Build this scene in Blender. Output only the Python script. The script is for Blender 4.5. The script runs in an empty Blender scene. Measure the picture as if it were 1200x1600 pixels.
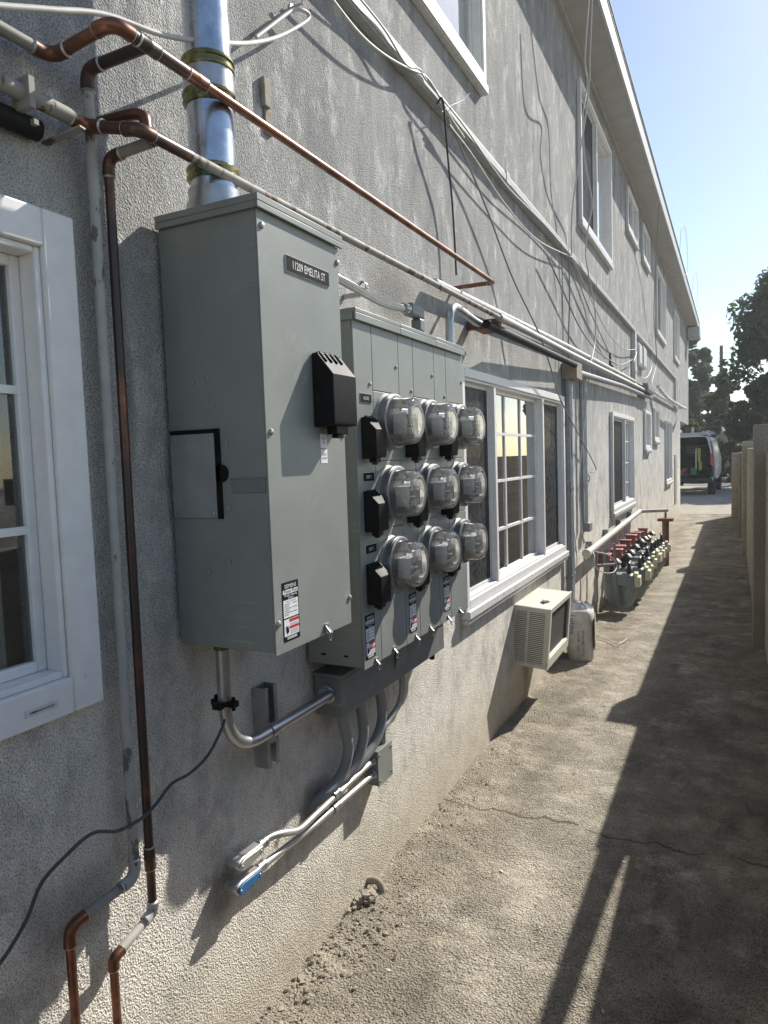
import bpy, bmesh, math, random
from mathutils import Vector, Matrix, noise
random.seed(7)
C = bpy.context.scene.collection
SC = bpy.context.scene
R = math.radians
PI = math.pi
# ------------------------------------------------------------------ camera
FPX = 1095.0                       # focal length in pixels of a 1200 px wide frame
YAW, PITCH, ROLL = 0.465041, -0.075204, -0.033432
EYE = Vector((1.20976, 0.0, 1.6))
fwd = Vector((-math.sin(YAW)*math.cos(PITCH), math.cos(YAW)*math.cos(PITCH), math.sin(PITCH)))
rgt = Vector((math.cos(YAW), math.sin(YAW), 0)); upv = rgt.cross(fwd)
rgt, upv = (math.cos(ROLL)*rgt + math.sin(ROLL)*upv, -math.sin(ROLL)*rgt + math.cos(ROLL)*upv)
cd = bpy.data.cameras.new('camera'); cam = bpy.data.objects.new('camera', cd); C.objects.link(cam)
m = Matrix((rgt, upv, -fwd)).transposed().to_4x4(); m.translation = EYE; cam.matrix_world = m
cd.sensor_fit = 'HORIZONTAL'; cd.sensor_width = 36; cd.lens = FPX/1200*36; cd.clip_end = 500; cd.clip_start = .02
SC.camera = cam
# ------------------------------------------------------------------ light
SUN = Vector((1, 2.5, 2.15)).normalized()
w = bpy.data.worlds.new('World'); SC.world = w; w.use_nodes = True
nt = w.node_tree; bg = nt.nodes['Background']; bg.inputs[1].default_value = .108
sk = nt.nodes.new('ShaderNodeTexSky'); sk.sky_type = 'NISHITA'; sk.sun_disc = False
sk.sun_elevation = math.asin(SUN.z); sk.sun_rotation = math.atan2(SUN.x, SUN.y)
sk.air_density = 1.0; sk.dust_density = 0.45; sk.ozone_density = 1.0
nt.links.new(sk.outputs[0], bg.inputs[0])
ld = bpy.data.lights.new('sun', 'SUN'); ld.energy = 5.0; ld.angle = R(.53); ld.color = (1, .95, .86)
lo = bpy.data.objects.new('sun', ld); C.objects.link(lo); lo.rotation_euler = SUN.to_track_quat('Z', 'Y').to_euler(); lo.location = (30, 60, 60)
SC.view_settings.view_transform = 'Standard'; SC.view_settings.look = 'None'; SC.view_settings.exposure = 0.56; SC.view_settings.gamma = 1

# ------------------------------------------------------------------ helpers
def S(px, py, x=None, y=None, z=None):
    """point of the place seen at a pixel of the 1200x1600 photograph, on the plane x=, y= or z="""
    d = rgt*((px-600)/FPX) - upv*((py-800)/FPX) + fwd
    if x is not None: t = (x-EYE.x)/d.x
    elif y is not None: t = (y-EYE.y)/d.y
    else: t = (z-EYE.z)/d.z
    return EYE + d*t

def frame(d, ref=None):
    d = d.normalized()
    a = Vector((0, 0, 1)) if abs(d.z) < .9 else Vector((1, 0, 0))
    if ref is not None: a = ref
    u = a.cross(d)
    if u.length < 1e-6: u = Vector((0, 1, 0)).cross(d)
    u.normalize(); return u, d.cross(u)

_tc = {}
class MB:
    def __init__(s): s.v = []; s.f = []; s.m = []; s.k = 0
    def mat(s, k): s.k = k; return s
    def face(s, idx): s.f.append(idx); s.m.append(s.k)
    def quad(s, *p):
        n = len(s.v); s.v += [tuple(q) for q in p]; s.face(tuple(range(n, n+len(p)))); return s
    def box(s, x0, x1, y0, y1, z0, z1):
        if x0 > x1: x0, x1 = x1, x0
        if y0 > y1: y0, y1 = y1, y0
        if z0 > z1: z0, z1 = z1, z0
        n = len(s.v)
        s.v += [(x0,y0,z0),(x1,y0,z0),(x1,y1,z0),(x0,y1,z0),(x0,y0,z1),(x1,y0,z1),(x1,y1,z1),(x0,y1,z1)]
        for f in ((3,2,1,0),(4,5,6,7),(0,1,5,4),(1,2,6,5),(2,3,7,6),(3,0,4,7)): s.face(tuple(n+i for i in f))
        return s
    def bar(s, p, q, w, h, ref=None):
        p, q = Vector(p), Vector(q); u, v = frame(q-p, ref); n = len(s.v)
        for c in (p, q):
            for a, b in ((-1,-1),(1,-1),(1,1),(-1,1)): s.v.append(tuple(c+u*(a*w/2)+v*(b*h/2)))
        for f in ((3,2,1,0),(4,5,6,7),(0,1,5,4),(1,2,6,5),(2,3,7,6),(3,0,4,7)): s.face(tuple(n+i for i in f))
        return s
    def prism(s, pts, ext):
        """closed polygon (3D points) extruded by vector ext"""
        n = len(s.v); k = len(pts); e = Vector(ext)
        s.v += [tuple(Vector(p)) for p in pts] + [tuple(Vector(p)+e) for p in pts]
        s.face(tuple(n+i for i in range(k))[::-1]); s.face(tuple(n+k+i for i in range(k)))
        for i in range(k): j = (i+1) % k; s.face((n+i, n+j, n+k+j, n+k+i))
        return s
    def tube(s, pts, r, seg=12, caps=True):
        pts = [Vector(p) for p in pts]; n0 = len(s.v); k = len(pts)
        rr = r if isinstance(r, (list, tuple)) else [r]*k
        u = None
        for i, p in enumerate(pts):
            a = pts[max(i-1, 0)]; b = pts[min(i+1, k-1)]; d = (b-a)
            if d.length < 1e-9: d = Vector((0, 0, 1))
            d.normalize()
            if u is None: u, v = frame(d)
            else:
                u = u - d*u.dot(d)
                if u.length < 1e-6: u, _ = frame(d)
                u.normalize(); v = d.cross(u)
            sc = 1.0
            for j in range(seg):
                t = 2*PI*j/seg; s.v.append(tuple(p + (u*math.cos(t) + v*math.sin(t))*rr[i]*sc))
        for i in range(k-1):
            for j in range(seg):
                a = n0+i*seg+j; b = n0+i*seg+(j+1) % seg; s.face((a, b, b+seg, a+seg))
        if caps:
            s.face(tuple(n0+j for j in range(seg))[::-1]); s.face(tuple(n0+(k-1)*seg+j for j in range(seg)))
        return s
    def lathe(s, org, axis, prof, seg=28, cap0=False, cap1=False):
        """prof: list of (distance along axis, radius)"""
        org = Vector(org); d = Vector(axis).normalized(); u, v = frame(d); n0 = len(s.v)
        for (t, r) in prof:
            for j in range(seg):
                a = 2*PI*j/seg; s.v.append(tuple(org + d*t + (u*math.cos(a)+v*math.sin(a))*r))
        for i in range(len(prof)-1):
            for j in range(seg):
                a = n0+i*seg+j; b = n0+i*seg+(j+1) % seg; s.face((a, b, b+seg, a+seg))
        if cap0: s.face(tuple(n0+j for j in range(seg))[::-1])
        if cap1: s.face(tuple(n0+(len(prof)-1)*seg+j for j in range(seg)))
        return s
    def ball(s, c, r, seg=10, rings=6, sx=1, sy=1, sz=1):
        n0 = len(s.v); c = Vector(c)
        for i in range(rings+1):
            ph = PI*i/rings
            for j in range(seg):
                t = 2*PI*j/seg
                s.v.append((c.x+r*sx*math.sin(ph)*math.cos(t), c.y+r*sy*math.sin(ph)*math.sin(t), c.z+r*sz*math.cos(ph)))
        for i in range(rings):
            for j in range(seg):
                a = n0+i*seg+j; b = n0+i*seg+(j+1) % seg; s.face((a+seg, b+seg, b, a))
        return s
    def text(s, txt, org, size, u=(0, 1, 0), v=(0, 0, 1), align='LEFT', sx=1.0):
        key = (txt, align)
        if key not in _tc:
            cu = bpy.data.curves.new('t', 'FONT'); cu.body = txt; cu.align_x = align; cu.resolution_u = 2
            ob = bpy.data.objects.new('t', cu); C.objects.link(ob)
            dg = bpy.context.evaluated_depsgraph_get(); me = bpy.data.meshes.new_from_object(ob.evaluated_get(dg))
            _tc[key] = ([tuple(q.co) for q in me.vertices], [tuple(p.vertices) for p in me.polygons])
            bpy.data.objects.remove(ob); bpy.data.curves.remove(cu); bpy.data.meshes.remove(me)
        V, Fc = _tc[key]; n = len(s.v); o = Vector(org); u = Vector(u); v = Vector(v)
        s.v += [tuple(o + u*(p[0]*size*sx) + v*(p[1]*size)) for p in V]
        for f in Fc: s.face(tuple(n+i for i in f))
        return s

ORG = {}
def obj(name, mb, mats, parent=None, bevel=0, smooth=True, ang=35):
    if not isinstance(mats, (list, tuple)): mats = [mats]
    if parent is None:
        xs = [p[0] for p in mb.v]; ys = [p[1] for p in mb.v]; zs = [p[2] for p in mb.v]
        org = Vector(((min(xs)+max(xs))/2, (min(ys)+max(ys))/2, min(zs)))
    else: org = ORG[parent.name]
    me = bpy.data.meshes.new(name)
    me.from_pydata([(p[0]-org.x, p[1]-org.y, p[2]-org.z) for p in mb.v], [], mb.f)
    for a in mats: me.materials.append(a)
    me.polygons.foreach_set('material_index', mb.m)
    if smooth:
        me.polygons.foreach_set('use_smooth', [True]*len(mb.f)); me.set_sharp_from_angle(angle=R(ang))
    me.update()
    o = bpy.data.objects.new(name, me); C.objects.link(o)
    if parent is None: o.location = org
    else: o.parent = parent
    ORG[o.name] = org.copy()
    if bevel:
        b = o.modifiers.new('bevel', 'BEVEL'); b.width = bevel; b.segments = 2; b.limit_method = 'ANGLE'; b.angle_limit = R(40); b.harden_normals = False
    return o
def thing(name, label, cat, loc=(0, 0, 0), group=None, local=False):
    o = bpy.data.objects.new(name, None); C.objects.link(o); o.location = loc; o.empty_display_size = .1
    ORG[o.name] = Vector((0, 0, 0)) if local else Vector(loc)
    o['label'] = label; o['category'] = cat
    if group: o['group'] = group
    return o
def tag(o, label, cat, group=None):
    o['label'] = label; o['category'] = cat
    if group: o['group'] = group
    return o
def struct(name, mb, mats, **k):
    o = obj(name, mb, mats, **k); o['kind'] = 'structure'; return o

def fillet(pts, r, n=6):
    pts = [Vector(p) for p in pts]; out = [pts[0]]
    for i in range(1, len(pts)-1):
        p = pts[i]; a = (pts[i-1]-p); b = (pts[i+1]-p)
        rr = min(r, a.length*.45, b.length*.45); a.normalize(); b.normalize()
        A = p+a*rr; B = p+b*rr
        for k in range(n+1):
            t = k/n; out.append(A*(1-t)**2 + p*2*t*(1-t) + B*t*t)
    out.append(pts[-1]); return out
def spline(pts, n=8):
    P = [Vector(p) for p in pts]; P = [P[0]*2-P[1]] + P + [P[-1]*2-P[-2]]; out = []
    for i in range(1, len(P)-2):
        for k in range(n):
            t = k/n; a, b, c, d = P[i-1:i+3]
            out.append(.5*((2*b)+(c-a)*t+(2*a-5*b+4*c-d)*t*t+(3*b-a-3*c+d)*t**3))
    out.append(P[-2]); return out

# ------------------------------------------------------------------ materials
class NT:
    def __init__(s, name):
        s.m = bpy.data.materials.new(name); s.m.use_nodes = True; s.t = s.m.node_tree; s.b = s.t.nodes['Principled BSDF']
        s.out = s.t.nodes['Material Output']
    def n(s, typ, **k):
        q = s.t.nodes.new(typ)
        for a, v in k.items():
            if hasattr(q, a): setattr(q, a, v)
        return q
    def l(s, a, b): s.t.links.new(a, b)
    def coord(s, scale=(1, 1, 1), world=True):
        if world: src = s.n('ShaderNodeNewGeometry').outputs['Position']
        else: src = s.n('ShaderNodeTexCoord').outputs['Object']
        mp = s.n('ShaderNodeMapping'); mp.inputs['Scale'].default_value = scale; s.l(src, mp.inputs[0]); return mp.outputs[0]
    def noise(s, co, scale, detail=4, rough=.55):
        q = s.n('ShaderNodeTexNoise'); q.inputs['Scale'].default_value = scale; q.inputs['Detail'].default_value = detail
        q.inputs['Roughness'].default_value = rough; s.l(co, q.inputs['Vector']); return q.outputs['Fac']
    def vor(s, co, scale, feature='F1'):
        q = s.n('ShaderNodeTexVoronoi'); q.feature = feature; q.inputs['Scale'].default_value = scale; s.l(co, q.inputs['Vector']); return q.outputs['Distance']
    def ramp(s, fac, stops):
        q = s.n('ShaderNodeValToRGB'); e = q.color_ramp.elements
        while len(e) < len(stops): e.new(.5)
        for i, (p, c) in enumerate(stops):
            e[i].position = p; e[i].color = (c, c, c, 1) if isinstance(c, (int, float)) else (*c, 1)
        s.l(fac, q.inputs[0]); return q.outputs[0]
    def mix(s, fac, a, b, typ='MIX'):
        q = s.n('ShaderNodeMix'); q.data_type = 'RGBA'; q.blend_type = typ
        for ii, val in ((0, fac), (6, a), (7, b)):
            inp = q.inputs[ii]
            if isinstance(val, (int, float)): inp.default_value = val if ii == 0 else (val, val, val, 1)
            elif isinstance(val, tuple): inp.default_value = (*val, 1)
            else: s.l(val, inp)
        return q.outputs[2]
    def math(s, op, a, b=0.0, c=None, clamp=False):
        q = s.n('ShaderNodeMath'); q.operation = op; q.use_clamp = clamp
        for i, v in enumerate((a, b) if c is None else (a, b, c)):
            if isinstance(v, (int, float)): q.inputs[i].default_value = v
            else: s.l(v, q.inputs[i])
        return q.outputs[0]
    def bump(s, h, dist=.002, strength=1.0, prev=None):
        q = s.n('ShaderNodeBump'); q.inputs['Distance'].default_value = dist; q.inputs['Strength'].default_value = strength
        s.l(h, q.inputs['Height'])
        if prev is not None: s.l(prev, q.inputs['Normal'])
        s.l(q.outputs[0], s.b.inputs['Normal']); return q.outputs[0]
    def base(s, c):
        if isinstance(c, tuple): s.b.inputs['Base Color'].default_value = (*c, 1)
        else: s.l(c, s.b.inputs['Base Color'])
    def set(s, **k):
        for a, v in k.items():
            inp = s.b.inputs[a.replace('_', ' ')]
            if isinstance(v, (int, float, tuple)): inp.default_value = v
            else: s.l(v, inp)
        return s
def plain(name, col, rough=.5, metal=0.0, var=.12, scale=25, bump=0, spec=.5, dirt=None):
    """a paint or plastic: base colour broken up by fine and coarse wear"""
    t = NT(name); co = t.coord(world=False)
    a = t.noise(co, scale, 5); lo_ = tuple(c*(1-var) for c in col); hi = tuple(min(1, c*(1+var)) for c in col)
    c = t.mix(t.ramp(a, [(.3, 0), (.7, 1)]), lo_, hi)
    if dirt:
        d = t.ramp(t.noise(co, dirt[1], 6, .65), [(dirt[2], 0), (dirt[2]+.12, 1)]); c = t.mix(d, c, dirt[0])
    t.base(c); t.set(Roughness=t.math('MULTIPLY_ADD', t.noise(co, scale*.6, 4), .25, rough-.12), Metallic=metal, Specular_IOR_Level=spec)
    if bump: t.bump(t.noise(co, scale*4, 3), .001, bump)
    return t.m

def make_stucco():
    t = NT('stucco'); co = t.coord()
    sep = t.n('ShaderNodeSeparateXYZ'); t.l(t.n('ShaderNodeNewGeometry').outputs['Position'], sep.inputs[0])
    y, z = sep.outputs[1], sep.outputs[2]
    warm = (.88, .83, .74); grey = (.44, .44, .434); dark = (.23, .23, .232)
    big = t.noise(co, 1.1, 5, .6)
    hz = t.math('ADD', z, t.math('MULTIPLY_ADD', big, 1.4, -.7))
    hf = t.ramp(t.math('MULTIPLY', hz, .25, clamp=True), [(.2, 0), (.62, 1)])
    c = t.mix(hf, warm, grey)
    streak = t.noise(t.coord((1, 2.9, .75)), 1.3, 9, .72)          # rain streaks run down the wall
    st = t.ramp(streak, [(.40, 0), (.64, .85)])
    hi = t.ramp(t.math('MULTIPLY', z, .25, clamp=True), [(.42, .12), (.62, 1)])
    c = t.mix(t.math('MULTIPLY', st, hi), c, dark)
    blot = t.ramp(t.noise(t.coord((1, 1.5, 1)), 3.6, 9, .76), [(.46, 0), (.64, .85)]); c = t.mix(blot, c, (.41, .40, .375))
    pale = t.ramp(t.noise(t.coord((1, 2.2, 1.2)), 3.3, 8, .74), [(.52, 0), (.66, .75)]); c = t.mix(pale, c, (.78, .76, .72))
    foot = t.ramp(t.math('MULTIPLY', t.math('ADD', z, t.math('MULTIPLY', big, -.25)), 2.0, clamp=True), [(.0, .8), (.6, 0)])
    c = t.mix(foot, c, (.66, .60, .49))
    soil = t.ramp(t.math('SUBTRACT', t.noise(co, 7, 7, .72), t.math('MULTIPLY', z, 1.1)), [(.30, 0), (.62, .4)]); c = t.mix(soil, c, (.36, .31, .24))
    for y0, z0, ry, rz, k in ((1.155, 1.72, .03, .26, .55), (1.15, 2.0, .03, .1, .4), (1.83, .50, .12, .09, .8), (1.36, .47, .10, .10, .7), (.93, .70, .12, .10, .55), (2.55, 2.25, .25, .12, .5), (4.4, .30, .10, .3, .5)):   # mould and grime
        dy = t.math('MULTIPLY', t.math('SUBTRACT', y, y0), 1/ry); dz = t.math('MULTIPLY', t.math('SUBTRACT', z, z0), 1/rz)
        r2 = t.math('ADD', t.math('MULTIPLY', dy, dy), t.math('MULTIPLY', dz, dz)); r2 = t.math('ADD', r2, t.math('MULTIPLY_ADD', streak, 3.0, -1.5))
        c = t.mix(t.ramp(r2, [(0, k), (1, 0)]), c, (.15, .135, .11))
    grain = t.noise(co, 270, 2, .6); pit = t.vor(co, 185)
    sp = t.ramp(grain, [(.41, .56), (.48, 1.06)]); c = t.mix(1.0, c, sp, 'MULTIPLY')  # low grain darkened in colour too, painting shade into the pits
    t.base(c); t.set(Roughness=.92, Specular_IOR_Level=.15)
    lump = t.bump(t.noise(co, 24, 5, .65), .010, .6)
    h = t.math('ADD', t.math('MULTIPLY', grain, 1.0), t.math('MULTIPLY', pit, .8))
    t.bump(h, .005, 1.0, lump)
    return t.m
def make_ground():
    t = NT('dirty_asphalt'); co = t.coord()
    sep = t.n('ShaderNodeSeparateXYZ'); t.l(t.n('ShaderNodeNewGeometry').outputs['Position'], sep.inputs[0]); x, y = sep.outputs[0], sep.outputs[1]
    a = t.noise(co, 2.2, 6, .65); b = t.noise(co, 9, 6, .7); g = t.noise(co, 210, 3, .7)
    c = t.mix(t.ramp(a, [(.35, 0), (.68, 1)]), (.20, .18, .15), (.33, .292, .23))
    c = t.mix(t.ramp(b, [(.45, 0), (.75, .8)]), c, (.40, .36, .295))
    d = t.ramp(t.noise(t.coord((1, .5, 1)), 3.4, 6, .7), [(.52, 0), (.66, .85)]); c = t.mix(d, c, (.135, .122, .102))
    dust = t.ramp(t.math('ADD', x, t.math('MULTIPLY', a, .35)), [(.1, .75), (.75, 0)])
    c = t.mix(dust, c, (.38, .335, .262))
    mid = t.ramp(t.math('ABSOLUTE', t.math('SUBTRACT', t.math('MULTIPLY_ADD', a, .5, x), .82)), [(.0, .5), (.24, 0)]); c = t.mix(mid, c, (.50, .455, .38))
    pale = t.ramp(t.noise(co, 2.6, 8, .72), [(.54, 0), (.70, .85)]); c = t.mix(pale, c, (.56, .515, .43))
    cr = None                                                      # two cracks across the paving
    for y0, s0, k in ((2.93, .10, 1.9), (6.45, .22, 2.7), (9.6, .3, 1.3)):
        wv = t.math('MULTIPLY_ADD', t.noise(t.coord((k, 0, 0)), 1.6, 7, .65), s0*3, y0-s0*1.5)
        dd = t.math('ABSOLUTE', t.math('SUBTRACT', y, wv)); q = t.math('LESS_THAN', dd, t.math('MULTIPLY_ADD', b, .042, -.0155))
        cr = q if cr is None else t.math('MAXIMUM', cr, q)
    c = t.mix(t.math('MULTIPLY', cr, .6), c, (.05, .027, .024))
    c = t.mix(1.0, c, t.ramp(g, [(.38, .36), (.49, 1.3)]), 'MULTIPLY')
    sk_ = t.ramp(t.noise(co, 95, 3, .7), [(.59, 0), (.66, .7)]); c = t.mix(sk_, c, (.10, .09, .075))
    t.base(c); t.set(Roughness=.95, Specular_IOR_Level=.12)
    n1 = t.bump(t.noise(co, 22, 6, .7), .016, .6)
    grit = t.ramp(t.noise(co, 3.1, 5, .7), [(.36, .25), (.62, 1.25)])
    h = t.math('SUBTRACT', t.math('MULTIPLY', grit, t.math('ADD', t.math('MULTIPLY', g, .9), t.vor(co, 125))), t.math('MULTIPLY', cr, 1.6))
    t.bump(h, .012, 1.0, n1); return t.m
def make_concrete(name, col, joint=None):
    t = NT(name); co = t.coord()
    a = t.noise(co, 3, 6, .65); g = t.noise(co, 60, 4, .6)
    c = t.mix(t.ramp(a, [(.3, 0), (.7, 1)]), tuple(v*.72 for v in col), col)
    c = t.mix(1.0, c, t.ramp(g, [(.35, .72), (.6, 1)]), 'MULTIPLY')
    st = t.ramp(t.noise(t.coord((3, 3, .5)), 1.6, 5, .6), [(.5, 0), (.75, .5)]); c = t.mix(st, c, tuple(v*.5 for v in col))
    t.base(c); t.set(Roughness=.9, Specular_IOR_Level=.2)
    h = g
    if joint:
        br = t.n('ShaderNodeTexBrick'); cc = t.n('ShaderNodeCombineXYZ'); sep = t.n('ShaderNodeSeparateXYZ')
        t.l(t.n('ShaderNodeNewGeometry').outputs['Position'], sep.inputs[0]); t.l(sep.outputs[1], cc.inputs[0]); t.l(sep.outputs[2], cc.inputs[1])
        t.l(cc.outputs[0], br.inputs['Vector']); br.inputs['Scale'].default_value = 1; br.inputs['Brick Width'].default_value = joint[0]; br.inputs['Row Height'].default_value = joint[1]
        br.inputs['Mortar Size'].default_value = .007; br.inputs['Mortar Smooth'].default_value = .4
        h = t.math('SUBTRACT', t.math('MULTIPLY', g, .4), t.math('MULTIPLY', br.outputs['Fac'], 1.2))
        c2 = t.mix(t.math('MULTIPLY', br.outputs['Fac'], .65), c, tuple(v*.4 for v in col)); t.base(c2)
    t.bump(h, .006, .6); return t.m
def make_cabinet(name, col):
    """enclosure paint with dusty wiping smears"""
    t = NT(name); co = t.coord(world=False)
    a = t.noise(co, 6, 5, .6); c = t.mix(t.ramp(a, [(.3, 0), (.7, 1)]), tuple(v*.9 for v in col), tuple(v*1.07 for v in col))
    wob = t.n('ShaderNodeMix'); 
    rot = t.n('ShaderNodeMapping'); rot.inputs['Rotation'].default_value = (.75, 0, 0); t.l(co, rot.inputs[0])
    ws = t.n('ShaderNodeMapping'); ws.inputs['Scale'].default_value = (1, 30, 5); t.l(rot.outputs[0], ws.inputs[0])
    sm = t.noise(co, 4.0, 6, .65); fine = t.noise(ws.outputs[0], 2.5, 5, .75)
    smear = t.math('MULTIPLY', t.ramp(sm, [(.53, 0), (.66, 1)]), t.ramp(fine, [(.50, .0), (.68, .42)]))
    c = t.mix(smear, c, (.50, .51, .46))
    d = t.ramp(t.noise(co, 70, 3, .6), [(.66, 0), (.74, .25)]); c = t.mix(d, c, tuple(v*.6 for v in col))
    t.base(c); t.set(Roughness=t.math('MULTIPLY_ADD', smear, .5, .42), Specular_IOR_Level=.4)
    t.bump(t.noise(co, 240, 2), .0006, .25); return t.m
def make_copper(name, soot):
    t = NT(name); co = t.coord()
    a = t.noise(co, 9, 6, .65); b = t.noise(co, 40, 4, .6)
    c = t.mix(t.ramp(a, [(.35, 0), (.65, 1)]), (.12, .052, .034), (.30, .135, .085))
    c = t.mix(t.ramp(b, [(.5, 0), (.72, .6)]), c, (.06, .036, .028))
    s = t.ramp(t.noise(co, 5.5, 5, .6), [(soot, 0), (soot+.14, 1)])
    c = t.mix(s, c, (.055, .04, .034)); t.base(c)
    t.set(Metallic=t.math('MULTIPLY_ADD', s, -.45, .8), Roughness=t.math('MULTIPLY_ADD', b, .3, .22)); return t.m
def make_peel(name, paint, under, thr):
    t = NT(name); co = t.coord()
    p = t.ramp(t.noise(t.coord((1, 1, .45)), 16, 6, .62), [(thr, 0), (thr+.03, 1)])
    a = t.noise(co, 30, 4); c = t.mix(t.ramp(a, [(.3, 0), (.7, 1)]), tuple(v*.8 for v in paint), paint)
    c = t.mix(p, c, under); t.base(c); t.set(Roughness=.65, Specular_IOR_Level=.3)
    t.bump(t.math('SUBTRACT', t.math('MULTIPLY', a, .3), p), .0012, .6); return t.m
def make_galv(name, col=(.52, .53, .55), rough=.34, metal=.85):
    t = NT(name); co = t.coord()
    v = t.n('ShaderNodeTexVoronoi'); v.inputs['Scale'].default_value = 45; t.l(co, v.inputs['Vector'])
    a = t.noise(co, 18, 6, .65)
    c = t.mix(t.ramp(a, [(.3, 0), (.7, 1)]), tuple(q*.68 for q in col), col)
    c = t.mix(t.ramp(t.noise(co, 60, 4, .7), [(.6, 0), (.75, .5)]), c, (.25, .24, .22))
    t.base(c); t.set(Metallic=metal, Roughness=t.math('MULTIPLY_ADD', a, .3, rough-.14)); return t.m
def make_zinc():
    t = NT('yellow_zinc'); co = t.coord()
    a = t.noise(co, 16, 3, .5)
    c = t.ramp(a, [(.3, (.04, .09, .06)), (.44, (.16, .17, .07)), (.56, (.30, .26, .11)), (.7, (.09, .15, .10))])
    t.base(c); t.set(Metallic=.85, Roughness=.24); return t.m
def make_glass(name, haze, tint=(1, 1, 1), hz=(.75, .76, .74), rough=.03, fac=1.0, back=False):
    t = NT(name); t.t.nodes.remove(t.b); co = t.coord(world=False)
    tr = t.n('ShaderNodeBsdfTransparent'); tr.inputs[0].default_value = (*tint, 1)
    gl = t.n('ShaderNodeBsdfGlossy'); gl.inputs['Roughness'].default_value = rough; gl.inputs[0].default_value = (.95, .95, .95, 1)
    df = t.n('ShaderNodeBsdfDiffuse'); df.inputs[0].default_value = (*hz, 1)
    hzf = t.ramp(t.noise(co, 22, 5, .65), [(.3, haze*.4), (.7, haze*1.5)])
    m1 = t.n('ShaderNodeMixShader'); t.l(hzf, m1.inputs[0]); t.l(tr.outputs[0], m1.inputs[1]); 
    if back:                                                        # dusty film seen against the light
        tl = t.n('ShaderNodeBsdfTranslucent'); tl.inputs[0].default_value = (*hz, 1); m0 = t.n('ShaderNodeMixShader'); m0.inputs[0].default_value = .85
        t.l(df.outputs[0], m0.inputs[1]); t.l(tl.outputs[0], m0.inputs[2]); t.l(m0.outputs[0], m1.inputs[2])
    else: t.l(df.outputs[0], m1.inputs[2])
    fr = t.n('ShaderNodeFresnel'); fr.inputs[0].default_value = 1.5
    m2 = t.n('ShaderNodeMixShader'); t.l(t.math('MULTIPLY', fr.outputs[0], fac, clamp=True), m2.inputs[0]); t.l(m1.outputs[0], m2.inputs[1]); t.l(gl.outputs[0], m2.inputs[2])
    t.l(m2.outputs[0], t.out.inputs[0]); return t.m
def make_leaf(name, cols):
    t = NT(name); co = t.coord()
    c = t.ramp(t.noise(co, 1.3, 6, .7), [(.32, cols[0]), (.52, cols[1]), (.72, cols[2])])
    t.base(c); t.set(Roughness=.55, Specular_IOR_Level=.3)
    tl = t.n('ShaderNodeBsdfTranslucent'); t.l(c, tl.inputs[0])
    mx = t.n('ShaderNodeMixShader'); mx.inputs[0].default_value = .45; t.l(t.b.outputs[0], mx.inputs[1]); t.l(tl.outputs[0], mx.inputs[2]); t.l(mx.outputs[0], t.out.inputs[0])
    return t.m
def make_stripes(name, a, b, scale, axis=2):
    t = NT(name); sep = t.n('ShaderNodeSeparateXYZ'); t.l(t.coord(), sep.inputs[0])
    q = t.math('FRACT', t.math('MULTIPLY', sep.outputs[axis], scale)); c = t.mix(t.ramp(q, [(.3, 0), (.55, 1)]), a, b)
    t.base(c); t.set(Roughness=.6); t.bump(t.math('ABSOLUTE', t.math('SUBTRACT', q, .5)), .004, .8); return t.m

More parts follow.
